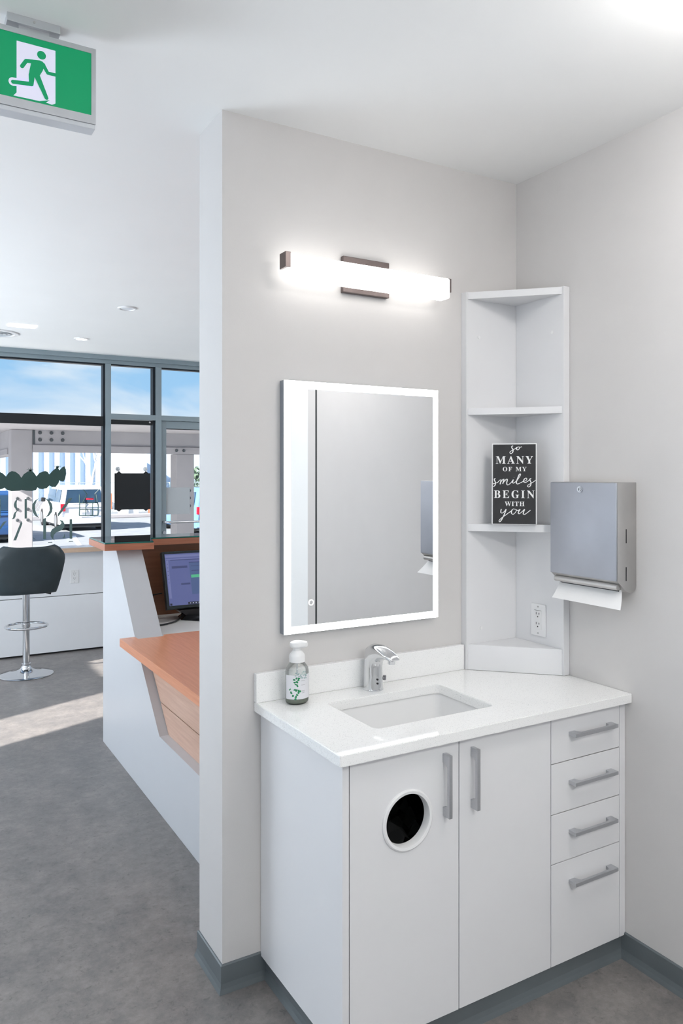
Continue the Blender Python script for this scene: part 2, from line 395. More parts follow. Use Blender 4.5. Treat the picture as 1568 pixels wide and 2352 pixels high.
# ------------------------------------------------------------------ window lettering, decal, notices
def flat(bm, pts, y, th=0.0015):
    a = [bm.verts.new((p[0], y, p[1])) for p in pts]; b = [bm.verts.new((p[0], y + th, p[1])) for p in pts]
    bm.faces.new(a); bm.faces.new(b[::-1]); n = len(pts)
    for i in range(n): bm.faces.new((a[i], b[i], b[(i + 1) % n], a[(i + 1) % n]))
M_DECAL = mat('green_vinyl', (0.028, 0.062, 0.055), 0.5, var=0.08, vscale=4)
M_LETTER = mat('sage_vinyl', (0.095, 0.150, 0.140), 0.5, var=0.04, vscale=4)
YD = 5.0955
top = [(-1.55, 1.60), (-1.45, 1.615), (-1.40, 1.56), (-1.36, 1.60), (-1.289, 1.61), (-1.257, 1.596), (-1.23, 1.582), (-1.202, 1.553), (-1.182, 1.585), (-1.155, 1.601), (-1.123, 1.593), (-1.095, 1.57), (-1.077, 1.541), (-1.057, 1.573), (-1.024, 1.597), (-0.997, 1.607), (-0.975, 1.591), (-0.951, 1.554), (-0.925, 1.585), (-0.88, 1.603), (-0.857, 1.594), (-0.843, 1.571), (-0.818, 1.6), (-0.778, 1.636), (-0.766, 1.63), (-0.756, 1.607), (-0.732, 1.636), (-0.712, 1.645), (-0.699, 1.618), (-0.697, 1.576), (-0.706, 1.528), (-0.723, 1.505), (-0.743, 1.509), (-0.756, 1.519), (-0.764, 1.492), (-0.789, 1.456), (-0.818, 1.457), (-0.842, 1.472), (-0.863, 1.448), (-0.902, 1.438), (-0.927, 1.443), (-0.943, 1.455), (-0.955, 1.431), (-0.986, 1.424), (-1.041, 1.426), (-1.077, 1.435), (-1.095, 1.427), (-1.16, 1.424), (-1.193, 1.436), (-1.214, 1.454), (-1.235, 1.443), (-1.289, 1.437), (-1.40, 1.43), (-1.55, 1.45)]
bm = NB(); flat(bm, top, YD)
for cx, cz in ((-1.002, 1.602), (-0.772, 1.632)):       # little tufts
    for a in (-60, -30, 0, 28, 58):
        dx, dz = math.sin(R(a)), math.cos(R(a))
        flat(bm, [(cx - dz * 0.005, cz + dx * 0.005), (cx + dx * 0.042, cz + dz * 0.034), (cx + dz * 0.005, cz - dx * 0.005)], YD)
o = obj('window_decal', bm, M_DECAL); tag(o, 'dark green scalloped leaf-chain decal on the glass of the large window', 'decal')
LET = [
 [(-0.674, 1.353), (-0.642, 1.355), (-0.743, 1.216), (-0.772, 1.183), (-0.769, 1.216)],
 [(-0.925, 1.361), (-0.961, 1.34), (-0.986, 1.305), (-0.988, 1.269), (-0.98, 1.228), (-0.958, 1.198), (-0.93, 1.182), (-0.947, 1.209), (-0.961, 1.251), (-0.964, 1.292), (-0.952, 1.333)],
 [(-0.88, 1.359), (-0.846, 1.341), (-0.82, 1.307), (-0.813, 1.265), (-0.82, 1.23), (-0.846, 1.197), (-0.88, 1.184), (-0.857, 1.207), (-0.84, 1.248), (-0.843, 1.29), (-0.854, 1.326)],
 [(-1.05, 1.353), (-1.031, 1.353), (-1.031, 1.179), (-1.05, 1.18)],
 [(-1.109, 1.354), (-1.128, 1.337), (-1.139, 1.308), (-1.136, 1.284), (-1.12, 1.26), (-1.106, 1.254), (-1.114, 1.284), (-1.116, 1.319)],
 [(-1.106, 1.254), (-1.131, 1.237), (-1.142, 1.214), (-1.144, 1.191), (-1.158, 1.177), (-1.136, 1.179), (-1.125, 1.196), (-1.123, 1.226)],
 [(-1.268, 1.356), (-1.246, 1.356), (-1.246, 1.185), (-1.268, 1.186)],
 [(-1.36, 1.356), (-1.34, 1.356), (-1.34, 1.185), (-1.36, 1.186)],
 [(-0.667, 1.162), (-0.645, 1.162), (-0.644, 0.983), (-0.667, 0.984)],
 [(-0.758, 1.162), (-0.726, 1.149), (-0.71, 1.118), (-0.715, 1.089), (-0.743, 1.062), (-0.783, 1.046), (-0.806, 1.02), (-0.809, 0.993), (-0.795, 0.972), (-0.818, 0.991), (-0.832, 1.015), (-0.832, 1.051), (-0.818, 1.077), (-0.783, 1.097), (-0.752, 1.114), (-0.738, 1.131)],
 [(-0.712, 1.034), (-0.705, 0.993), (-0.732, 0.993), (-0.718, 1.007)],
 [(-0.894, 1.172), (-0.87, 1.183), (-0.87, 0.99), (-0.894, 0.991)],
 [(-0.986, 1.033), (-0.975, 1.003), (-0.952, 0.987), (-0.975, 0.994)],
 [(-1.079, 1.157), (-1.068, 1.136), (-1.12, 0.989), (-1.142, 0.99)],
 [(-1.225, 1.153), (-1.195, 1.163), (-1.257, 1.079), (-1.32, 0.99), (-1.345, 0.99), (-1.267, 1.079)],
]
bm = NB()
for p in LET: flat(bm, p, YD)
for cx in (-0.655, -0.835):                              # tops of a third row of letters
    flat(bm, [(cx - 0.02, 0.952), (cx - 0.016, 0.962), (cx + 0.016, 0.962), (cx + 0.02, 0.952), (cx + 0.014, 0.956), (cx - 0.014, 0.956)], YD)
o = obj('window_lettering', bm, M_LETTER); tag(o, 'sage green mirror-reversed serif letters on the glass of the large window', 'lettering')

t = thing('hanging_notice', (-0.1, 5.07, 1.24), 'black square notice hung from two suction hooks in the narrow window bay', 'sign')
bm = NB(); box(bm, -0.269, 0.069, 5.068, 5.073, 1.239, 1.582)
for x in (-0.228, 0.027):
    prism(bm, [(x - 0.024, 1.582), (x + 0.024, 1.582), (x, 1.603)], 'y', 5.068, 5.073)
    prism(bm, [(x - 0.024, 1.239), (x + 0.024, 1.239), (x, 1.222)], 'y', 5.068, 5.073)
obj('board', bm, M_BLACK, t)
for x in (-0.232, 0.027):
    bm = NB(); lathe(bm, [(0, 0), (0.022, 0.001), (0.02, 0.006), (0.008, 0.009), (0.006, 0.014), (0, 0.014)], seg=20)
    bmesh.ops.rotate(bm, verts=bm.verts, matrix=Matrix.Rotation(R(90), 3, 'X')); bmesh.ops.translate(bm, verts=bm.verts, vec=(x, 5.096, 1.622))
    obj('suction_hook', bm, mat('clear_plastic', (0.75, 0.78, 0.8), 0.15, var=0.01), t, True)
o = obj('door_notice', B(0.228, 0.465, 5.076, 5.080, 1.183, 1.443), mat('grey_paper', (0.50, 0.53, 0.55), 0.6, var=0.01))
tag(o, 'blank pale grey sheet taped to the glass of the entrance door', 'notice')

# ------------------------------------------------------------------ ceiling fittings of the reception
def ceiling_disc(name, x, y, r, mring, mcore, label, cat, core_name, group=None):
    t = thing(name, (x, y, H), label, cat, group)
    bm = NB(); lathe(bm, [(r * 0.72, -0.002), (r * 0.78, -0.010), (r * 0.95, -0.010), (r, -0.001)], (x, y, H), 36); obj('trim_ring', bm, mring, t, True)
    bm = NB(); lathe(bm, [(0, -0.006), (r * 0.6, -0.006), (r * 0.74, -0.004), (r * 0.74, -0.001)], (x, y, H), 36); obj(core_name, bm, mcore, t, True)
    return t
ceiling_disc('ceiling_speaker', -0.714, 2.92, 0.062, M_PLASTIC, mat('speaker_cover', (0.72, 0.75, 0.78), 0.6, var=0.01), 'unlit round white cover in the ceiling, nearest above the reception desk', 'cover', 'cover_plate')
ceiling_disc('downlight', -0.736, 4.25, 0.058, M_PLASTIC, M_DOWN, 'small glowing round ceiling downlight near the window', 'light', 'diffuser')
t = ceiling_disc('ceiling_diffuser', -1.36, 4.33, 0.17, M_PLASTIC, mat('diffuser_white', (0.70, 0.72, 0.74), 0.5, var=0.01), 'round white air diffuser at the left edge near the window', 'vent', 'vent_plate')
bm = NB()
for k in range(3): tube(bm, [(-1.36 + (0.045 + 0.03 * k) * math.cos(a * math.pi / 12), 4.33 + (0.045 + 0.03 * k) * math.sin(a * math.pi / 12), H - 0.009) for a in range(24)], 0.004, 6, True)
obj('vane', bm, mat('vane_grey', (0.45, 0.47, 0.49), 0.5, var=0.02), t, True)
o = obj('ceiling_light', B(-1.32, -1.13, 3.86, 3.98, H - 0.006, H - 0.0005, 0.002), M_DOWN); tag(o, 'small bright rectangular ceiling light beside the round air diffuser', 'light')
# unseen panel lamps added beyond the frame to brighten the rooms
for i, (x, y, lab) in enumerate(((-3.4, 1.4, 'square fill lamp added out of view at the left of the reception, near the partition'), (-3.4, 3.6, 'square fill lamp added out of view at the left of the reception, near the window'),
                                 (2.35, 2.0, 'square fill lamp added out of view behind the partition wall'), (-1.3, -3.2, 'square fill lamp added out of view behind the camera'))):
    t = thing('fill_panel', (x, y, H), lab, 'light')
    obj('lamp_frame', B(x - 0.31, x + 0.31, y - 0.31, y + 0.31, H - 0.012, H - 0.0005), M_PLASTIC, t)
    obj('diffuser', B(x - 0.29, x + 0.29, y - 0.29, y + 0.29, H - 0.016, H - 0.012), M_FILL if i > 1 else M_FILL2, t)
t = thing('dome_lamp', (-0.50, -1.34, H), 'round opal dome lamp on the ceiling in front of the mirror wall', 'light')
bm = NB(); lathe(bm, [(0, -0.15), (0.08, -0.142), (0.14, -0.115), (0.17, -0.07), (0.172, -0.012)], (-0.50, -1.34, H), 40); obj('lamp_shade', bm, mat('dome_opal', (1, 1, 1), 0.4, emit=19.0, ecol=(1, 0.965, 0.93)), t, True)
bm = NB(); lathe(bm, [(0, -0.012), (0.18, -0.012), (0.18, 0)], (-0.50, -1.34, H), 40); obj('base_plate', bm, M_ALUSIGN, t, True)

# ------------------------------------------------------------------ exit sign
t = thing('exit_sign', (-1.756, -0.177, H), 'green running-figure exit sign hanging from the ceiling, upper left', 'sign')
obj('bracket', B(-1.817, -1.695, -0.205, -0.150, H - 0.020, H, 0.001), M_ALUSIGN, t)
bm = NB(); box(bm, -1.79, -1.72, -0.195, -0.160, 2.645, H - 0.02); obj('stem', bm, M_ALUSIGN, t)
bm = NB(); cyl(bm, (-1.756, -0.2055, H - 0.009), (-1.756, -0.2075, H - 0.009), 0.003, seg=12); obj('screw', bm, M_STEEL, t, True)
bm = NB(); box(bm, -1.903, -1.609, -0.196, -0.154, 2.456, 2.646, 0.001)
obj('housing', bm, M_ALUSIGN, t)
bm = NB(); box(bm, -1.903, -1.620, -0.2005, -0.196, 2.633, 2.646); box(bm, -1.620, -1.609, -0.2005, -0.196, 2.456, 2.646); box(bm, -1.903, -1.892, -0.2005, -0.196, 2.456, 2.646)
box(bm, -1.892, -1.620, -0.2005, -0.196, 2.456, 2.477); obj('frame', bm, M_ALUSIGN, t)
bm = NB(); box(bm, -1.902, -1.610, -0.198, -0.156, 2.444, 2.456, 0.002); obj('lower_lens', bm, mat('clear_lens', (0.70, 0.72, 0.75), 0.12, 0.2, var=0.01), t)
M_GREEN = mat('exit_green', (0.0, 0.16, 0.065), 0.45, emit=0.17, ecol=(0.0, 0.85, 0.32))
M_EWHITE = mat('exit_white', (0.75, 0.74, 0.86), 0.4, emit=0.22, ecol=(0.8, 0.78, 1.0))
obj('face', B(-1.892, -1.620, -0.1985, -0.1965, 2.477, 2.633), M_GREEN, t)
bm = NB()
flat(bm, [(-1.795, 2.616), (-1.706, 2.616), (-1.706, 2.486), (-1.714, 2.481), (-1.728, 2.483), (-1.719, 2.491), (-1.743, 2.483), (-1.802, 2.482), (-1.795, 2.491)], -0.1989, 0.0004)
def stroke(bm, a, b, ra, rb, y, th=0.0004, n=10):
    a = Vector(a); b = Vector(b); d = (b - a).normalized(); ang = math.atan2(d.y, d.x); pts = []
    for i in range(n + 1): q = ang + math.pi / 2 + math.pi * i / n; pts.append((a.x + ra * math.cos(q), a.y + ra * math.sin(q)))
    for i in range(n + 1): q = ang - math.pi / 2 + math.pi * i / n; pts.append((b.x + rb * math.cos(q), b.y + rb * math.sin(q)))
    flat(bm, pts, y, th)
stroke(bm, (-1.762, 2.520), (-1.803, 2.515), 0.008, 0.010, -0.1989)
obj('doorway_symbol', bm, M_EWHITE, t)
bm = NB(); yy = -0.1995
stroke(bm, (-1.7385, 2.596), (-1.7384, 2.596), 0.0102, 0.0102, yy)
stroke(bm, (-1.774, 2.572), (-1.783, 2.557), 0.0045, 0.0045, yy - .0001); stroke(bm, (-1.773, 2.573), (-1.742, 2.577), 0.0045, 0.005, yy - .0002)
stroke(bm, (-1.735, 2.574), (-1.724, 2.556), 0.0045, 0.0040, yy - .0003); stroke(bm, (-1.724, 2.556), (-1.706, 2.556), 0.0040, 0.0040, yy - .0004)
flat(bm, [(-1.761, 2.577), (-1.737, 2.581), (-1.730, 2.576), (-1.736, 2.558), (-1.745, 2.540), (-1.768, 2.537), (-1.766, 2.552)], yy - .0005, 0.0004)
stroke(bm, (-1.750, 2.545), (-1.727, 2.494), 0.0070, 0.0045, yy - .0006); stroke(bm, (-1.761, 2.541), (-1.762, 2.519), 0.0070, 0.0052, yy - .0007)
stroke(bm, (-1.762, 2.519), (-1.803, 2.514), 0.0052, 0.0045, yy - .0008)
obj('running_figure', bm, M_GREEN, t)

# ------------------------------------------------------------------ vanity cabinet
VY = -0.505
t = thing('vanity_cabinet', (-0.53, -0.25, 0), 'white vanity base cabinet with a round waste hole, under the sink counter', 'cabinet')
obj('side_panel', B(-1.065, -1.045, VY, -0.002, 0.073, 0.835, 0.0008), M_LAM, t)
obj('side_panel', B(-0.0275, -0.001, VY, -0.46, 0.076, 0.835, 0.0008), M_LAM, t)
bm = NB(); box(bm, -1.045, -0.0275, -0.484, -0.02, 0.073, 0.091); box(bm, -1.045, -0.0275, -0.03, -0.02, 0.09, 0.70); box(bm, -0.34, -0.322, -0.484, -0.03, 0.09, 0.70)
box(bm, -1.045, -0.0275, -0.484, -0.468, 0.805, 0.835)
obj('carcass', bm, M_DARK, t)
cove('toe_kick', [(-1.043, -0.003), (-1.043, -0.487), (-0.002, -0.487)], 0.076, t)
def handle(parent, c, vertical, L=0.172):
    """flat bar with two square feet standing off the front"""
    bm = NB(); x, z = c; h = L / 2; y = VY
    # side profile along the length: feet 24 mm long tapering into an 8 mm bar
    prof = [(-h, 0), (-h, -0.030), (h, -0.030), (h, 0), (h - 0.024, 0), (h - 0.027, -0.014), (h - 0.034, -0.021), (-h + 0.034, -0.021), (-h + 0.027, -0.014), (-h + 0.024, 0)]
    if vertical:
        prism(bm, [(y + p[1], z + p[0]) for p in prof], 'x', x - 0.0055, x + 0.0055, 0.0008)
    else:
        prism(bm, [(x + p[0], y + p[1]) for p in prof], 'z', z - 0.0055, z + 0.0055, 0.0008)
    return obj('handle', bm, M_NICKEL, parent, label='brushed nickel bar handle')
# door with the round hole
def holed_panel(bm, x0, x1, z0, z1, y0, y1, cx, cz, r, n=72):
    angs = [2 * math.pi * i / n for i in range(n)] + [math.atan2(z - cz, x - cx) % (2 * math.pi) for x in (x0, x1) for z in (z0, z1)]
    angs = sorted(set(round(a, 6) for a in angs)); inner = []; outer = []
    for a in angs:
        c, s = math.cos(a), math.sin(a)
        k = min([(x1 - cx) / c if c > 1e-9 else 1e9, (x0 - cx) / c if c < -1e-9 else 1e9, (z1 - cz) / s if s > 1e-9 else 1e9, (z0 - cz) / s if s < -1e-9 else 1e9])
        inner.append((cx + r * c, cz + r * s)); outer.append((cx + k * c, cz + k * s))
    V = [[bm.verts.new((p[0], y, p[1])) for p in L] for L in (inner, outer) for y in (y0, y1)]
    m = len(angs)
    for i in range(m):
        j = (i + 1) % m
        bm.faces.new((V[0][i], V[0][j], V[2][j], V[2][i])); bm.faces.new((V[1][j], V[1][i], V[3][i], V[3][j]))
        bm.faces.new((V[0][j], V[0][i], V[1][i], V[1][j])); bm.faces.new((V[2][i], V[2][j], V[3][j], V[3][i]))
HC = (-0.8625, 0.644)
bm = NB(); holed_panel(bm, -1.0425, -0.689, 0.076, 0.828, VY, VY + 0.019, HC[0], HC[1], 0.073)
d1 = obj('door', bm, M_LAM, t, label='white door with a round hole')
bm = NB(); lathe(bm, [(0.0695, 0.020), (0.0695, -0.002), (0.071, -0.005), (0.078, -0.006), (0.0815, -0.004), (0.082, 0.0), (0.0725, 0.001), (0.0725, 0.020)], seg=72)
bmesh.ops.rotate(bm, verts=bm.verts, matrix=Matrix.Rotation(R(-90), 3, 'X')); bmesh.ops.translate(bm, verts=bm.verts, vec=(HC[0], VY, HC[1]))
obj('grommet_ring', bm, M_PLASTIC, d1, True)
handle(d1, (-0.739, 0.716), True)
d2 = obj('door', B(-0.6855, -0.3345, VY, VY + 0.019, 0.076, 0.828, 0.0008), M_LAM, t); handle(d2, (-0.640, 0.716), True)
for z0, z1, hz in ((0.6915, 0.828, 0.773), (0.5375, 0.6885, 0.624), (0.3865, 0.5345, 0.472), (0.076, 0.3835, 0.318)):
    d = obj('drawer', B(-0.3315, -0.0295, VY, VY + 0.019, z0, z1, 0.0008), M_LAM, t); handle(d, (-0.163, hz), False, 0.190)
t = thing('waste_bin', (-0.86, -0.27, 0.091), 'black bag-lined waste bin behind the round hole of the vanity door', 'bin')
bm = NB(); prism(bm, [(-1.02, -0.44), (-0.70, -0.44), (-0.70, -0.06), (-1.02, -0.06)], 'z', 0.092, 0.50); obj('bin_body', bm, M_BLACK, t)
bm = NB(); g = 14; V = {}
for i in range(g + 1):
    for j in range(g + 1):
        x = -1.03 + 0.34 * i / g; y = -0.455 + 0.41 * j / g
        V[i, j] = bm.verts.new((x, y, 0.545 + 0.035 * math.sin(i * 1.7 + j * 0.9) * math.cos(j * 1.3) - 0.03 * math.exp(-((x + .87) ** 2 + (y + .3) ** 2) / .01)))
for i in range(g):
    for j in range(g): bm.faces.new((V[i, j], V[i + 1, j], V[i + 1, j + 1], V[i, j + 1]))
obj('bin_liner', bm, mat('black_bag', (0.035, 0.036, 0.038), 0.3, var=0.1), t, True)

# ------------------------------------------------------------------ countertop with sink
t = thing('countertop', (-0.543, -0.27, 0.835), 'white speckled quartz counter with an undermount sink and low backsplash', 'countertop')
def rrect(x0, x1, y0, y1, r, n=6):
    p = []
    for cx, cy, a0 in ((x1 - r, y1 - r, 0), (x0 + r, y1 - r, 90), (x0 + r, y0 + r, 180), (x1 - r, y0 + r, 270)):
        for i in range(n + 1): a = R(a0 + 90 * i / n); p.append((cx + r * math.cos(a), cy + r * math.sin(a)))
    return p
def slab_with_hole(bm, X0, X1, Y0, Y1, hole, z0, z1, bev):
    # project hole outline on to the outer rectangle so both rings match
    cx = sum(p[0] for p in hole) / len(hole); cy = sum(p[1] for p in hole) / len(hole)
    hx0 = min(p[0] for p in hole); hx1 = max(p[0] for p in hole); hy0 = min(p[1] for p in hole); hy1 = max(p[1] for p in hole)
    out = []
    for x, y in hole:
        u = (x - cx) / ((hx1 - hx0) / 2); v = (y - cy) / ((hy1 - hy0) / 2)
        k = max(abs(u), abs(v)); u /= k; v /= k
        out.append((X1 + (u - 1) / 2 * (X1 - X0), Y1 + (v - 1) / 2 * (Y1 - Y0)))
    # ensure exact corners
    for c in ((X0, Y0), (X0, Y1), (X1, Y0), (X1, Y1)):
        i = min(range(len(out)), key=lambda i: (out[i][0] - c[0]) ** 2 + (out[i][1] - c[1]) ** 2); out[i] = c
    n = len(hole)
    rings = [[bm.verts.new((p[0], p[1], z)) for p in L] for L in (hole, out) for z in (z0, z1)]
    h0, h1, o0, o1 = rings
    for i in range(n):
        j = (i + 1) % n
        bm.faces.new((h1[i], h1[j], o1[j], o1[i])); bm.faces.new((h0[j], h0[i], o0[i], o0[j]))
        bm.faces.new((h0[i], h0[j], h1[j], h1[i])); bm.faces.new((o0[j], o0[i], o1[i], o1[j]))
    bmesh.ops.remove_doubles(bm, verts=bm.verts, dist=1e-5)
HOLE = rrect(-0.899, -0.470, -0.405, -0.127, 0.018)
bm = NB(); slab_with_hole(bm, -1.087, -0.0005, -0.532, -0.0005, HOLE, 0.835, 0.865, 0)
es = [e for e in bm.edges if len(e.link_faces) == 2 and e.calc_face_angle(0) > R(60)]
bmesh.ops.bevel(bm, geom=es, offset=0.002, segments=2, affect='EDGES')
obj('slab', bm, M_QUARTZ, t)
obj('backsplash', B(-1.087, -0.270, -0.020, -0.0005, 0.8652, 0.955, 0.0015), M_QUARTZ, t)
bm = NB()
def ring_at(m, z): return [(p[0], p[1], z) for p in rrect(-0.905 + m, -0.464 - m, -0.411 + m, -0.121 - m, 0.024 + 0.3 * m)]
cxs, cys = -0.6845, -0.266
secs = [ring_at(-0.012, 0.8345), ring_at(0.0, 0.8345), ring_at(0.004, 0.815), ring_at(0.012, 0.745), ring_at(0.022, 0.718), ring_at(0.045, 0.708), ring_at(0.09, 0.703)]
rs = [[bm.verts.new(p) for p in s] for s in secs]
for a, b in zip(rs, rs[1:]):
    for k in range(len(a)): bm.faces.new((a[k], a[(k + 1) % len(a)], b[(k + 1) % len(a)], b[k]))
cv = bm.verts.new((cxs, cys, 0.700))
for k in range(len(rs[-1])): bm.faces.new((rs[-1][k], rs[-1][(k + 1) % len(rs[-1])], cv))
s = obj('sink_basin', bm, M_CERAMIC, t, True)
bm = NB(); lathe(bm, [(0, 0.004), (0.012, 0.004), (0.022, 0.006), (0.026, 0.002)], (cxs, cys, 0.701), 32); obj('drain', bm, M_CHROME, s, True)

# ------------------------------------------------------------------ faucet
FX, FY = -0.690, -0.066
t = thing('faucet', (FX, FY, 0.865), 'chrome sensor faucet standing behind the sink', 'faucet')
bm = NB()
def fsec(y, z, w, d, tilt):
    # superellipse cross-section, tilt = rotation of the section about the x axis
    out = []
    for i in range(28):
        a = 2 * math.pi * i / 28; ca, sa = math.cos(a), math.sin(a)
        px = w * math.copysign(abs(ca) ** 0.8, ca); q = d * math.copysign(abs(sa) ** 0.8, sa)
        out.append((FX + px, FY + y + q * math.cos(tilt), z + q * math.sin(tilt)))
    return out
# rises leaning forward, then the head sweeps towards the basin (-y)
def fpair(b, f, w):
    (by, bz), (fy, fz) = b, f; my, mz = (by + fy) / 2, (bz + fz) / 2; hy, hz = (by - fy) / 2, (bz - fz) / 2; out = []
    for i in range(32):
        a = 2 * math.pi * i / 32; ca, sa = math.cos(a), math.sin(a)
        k = math.copysign(abs(sa) ** 0.8, sa); out.append((FX + w * math.copysign(abs(ca) ** 0.8, ca), FY + my + hy * k, mz + hz * k))
    return out
secs = [fpair(*q) for q in (((.031, .866), (-.031, .866), .0305), ((.0305, .872), (-.0305, .872), .030), ((.030, .91), (-.029, .91), .0285), ((.0285, .945), (-.028, .938), .0278), ((.026, .975), (-.032, .955), .028),
        ((.019, 1.001), (-.042, .966), .0285), ((-.004, 1.0145), (-.058, .9725), .0285), ((-.030, 1.0175), (-.068, .976), .028), ((-.060, 1.0145), (-.082, .979), .0272), ((-.090, 1.006), (-.098, .981), .0255), ((-.115, .996), (-.112, .982), .023), ((-.130, .9875), (-.122, .981), .018))]
loft(bm, secs); fb = obj('body', bm, M_CHROME, t, True)
bm = NB(); cyl(bm, (FX, FY - 0.108, 0.990), (FX, FY - 0.107, 0.970), 0.0115); obj('aerator', bm, M_CHROME, t, True)
bm = NB(); cyl(bm, (FX + 0.024, FY - 0.004, 0.897), (FX + 0.040, FY - 0.006, 0.898), 0.0045); cyl(bm, (FX + 0.040, FY - 0.006, 0.891), (FX + 0.041, FY - 0.006, 0.906), 0.005); obj('lever', bm, mat('dark_chrome', (0.25, 0.25, 0.27), 0.2, 0.9, var=0.05), t, True)
for z in (0.890, 0.903):
    bm = NB(); cyl(bm, (FX - 0.003, FY - 0.0280, z), (FX - 0.003, FY - 0.0322, z), 0.0030, seg=16); obj('sensor_eye', bm, M_BLACK, t, True)
bm = NB(); lathe(bm, [(0.0, 0.0), (0.0335, 0.0), (0.0335, 0.003), (0.031, 0.005), (0.0, 0.005)], (FX, FY, 0.865), 36); obj('base_ring', bm, M_CHROME, t, True)

# ------------------------------------------------------------------ soap dispenser
SX, SY = -0.975, -0.075
t = thing('soap_dispenser', (SX, SY, 0.865), 'clear foaming hand soap bottle with a white pump and green botanical label', 'soap bottle')
M_CLEAR = glass_mat('clear_bottle', (0.95, 0.965, 0.96), 0.03)
bm = NB(); lathe(bm, [(0, 0.001), (0.030, 0.001), (0.0365, 0.006), (0.0375, 0.014), (0.0375, 0.098), (0.035, 0.110), (0.027, 0.121), (0.0225, 0.126), (0.0225, 0.131)], (SX, SY, 0.865), 40, 1, 0.82); bo = obj('bottle', bm, M_CLEAR, t, True)
bm = NB(); lathe(bm, [(0, 0.003), (0.029, 0.003), (0.0350, 0.008), (0.0355, 0.018), (0, 0.018)], (SX, SY, 0.865), 40, 1, 0.82); obj('soap_liquid', bm, mat('soap_amber', (0.20, 0.22, 0.18), 0.2, var=0.1, vscale=60), t, True)
bm = NB(); cyl(bm, (SX, SY, 0.872), (SX, SY, 0.99), 0.0022, seg=8); obj('dip_tube', bm, mat('tube_grey', (0.55, 0.58, 0.6), 0.3, var=0.02), t, True)
bm = NB(); lathe(bm, [(0, 0.128), (0.0245, 0.128), (0.0245, 0.144), (0.0235, 0.150), (0.018, 0.157), (0.0125, 0.162), (0.0125, 0.178), (0, 0.178)], (SX, SY, 0.865), 36)
obj('collar', bm, M_PLASTIC, t, True)
bm = NB(); loft(bm, [[(SX + (0.0235 * sx) * math.cos(a) + (0.010 if math.cos(a + 0.6) > 0.75 else 0) * sx, SY + (0.0205 * sx) * math.sin(a) - (0.004 if math.cos(a + 0.6) > 0.75 else 0), z) for a in [2 * math.pi * i / 32 for i in range(32)]]
          for sx, z in ((0.75, 1.036), (0.98, 1.040), (1.0, 1.046), (0.93, 1.052), (0.6, 1.056), (0.2, 1.0575))])
obj('pump_head', bm, M_PLASTIC, t, True)
def label_patch(bm, a0, a1, z0, z1, off, n=16):
    """patch wrapped on the oval bottle; angles in degrees, -90 faces the basin"""
    A = []; Bv = []
    for i in range(n + 1):
        a = R(a0 + (a1 - a0) * i / n)
        p = (SX + (0.0375 + off) * math.cos(a), SY + (0.0375 * 0.82 + off) * math.sin(a))
        A.append(bm.verts.new((p[0], p[1], z0))); Bv.append(bm.verts.new((p[0], p[1], z1)))
    for i in range(n): bm.faces.new((A[i], A[i + 1], Bv[i + 1], Bv[i]))
def on_bottle(a, z, off):
    a = R(a); return (SX + (0.0375 + off) * math.cos(a), SY + (0.0375 * 0.82 + off) * math.sin(a), z)
bm = NB(); label_patch(bm, -178, -20, 0.884, 0.957, 0.0004); lb = obj('label', bm, mat('label_white', (0.74, 0.74, 0.77), 0.5, var=0.01), t, True)
M_LG = mat('leaf_green', (0.02, 0.23, 0.09), 0.5, var=0.3, vscale=300); M_LP = mat('leaf_pale', (0.30, 0.42, 0.42), 0.5, var=0.2, vscale=300)
def blob(bm, a, z, ra, rz, off):
    c = bm.verts.new(on_bottle(a, z, off)); ring = []
    for k in range(10):
        q = 2 * math.pi * k / 10; ring.append(bm.verts.new(on_bottle(a + ra * math.cos(q), z + rz * math.sin(q), off)))
    for k in range(10): bm.faces.new((c, ring[k], ring[(k + 1) % 10]))
bm = NB(); random.seed(3)
path = [(-120, 0.886), (-119, 0.892), (-113, 0.898), (-107, 0.904), (-104, 0.911), (-116, 0.911), (-124, 0.914), (-98, 0.909), (-112, 0.926), (-119, 0.931), (-124, 0.937), (-112, 0.936), (-108, 0.942), (-132, 0.895), (-141, 0.905), (-149, 0.914), (-104, 0.948), (-115, 0.948), (-126, 0.943)]
for a, z in path:
    for k in range(4): blob(bm, a + random.uniform(-3, 3), z + random.uniform(-.002, .002), random.uniform(2.5, 5), random.uniform(.0014, .003), 0.0008 + 0.00005 * k)
obj('leaf_print', bm, M_LG, lb)
bm = NB()
for k in range(40): blob(bm, random.uniform(-125, -60), random.uniform(0.944, 0.968), random.uniform(2, 4.5), random.uniform(.001, .0025), 0.0007 + 0.00001 * k)
obj('leaf_print', bm, M_LP, lb)
bm = NB()
for z, a0, a1 in ((0.9265, -93, -72), (0.9395, -93, -72), (0.9085, -92, -72), (0.9055, -91, -74), (0.9025, -89, -76)): label_patch(bm, a0, a1, z, z + 0.0008, 0.0009, 6)
obj('small_print', bm, mat('label_grey', (0.22, 0.22, 0.24), 0.5, var=0.02), lb)

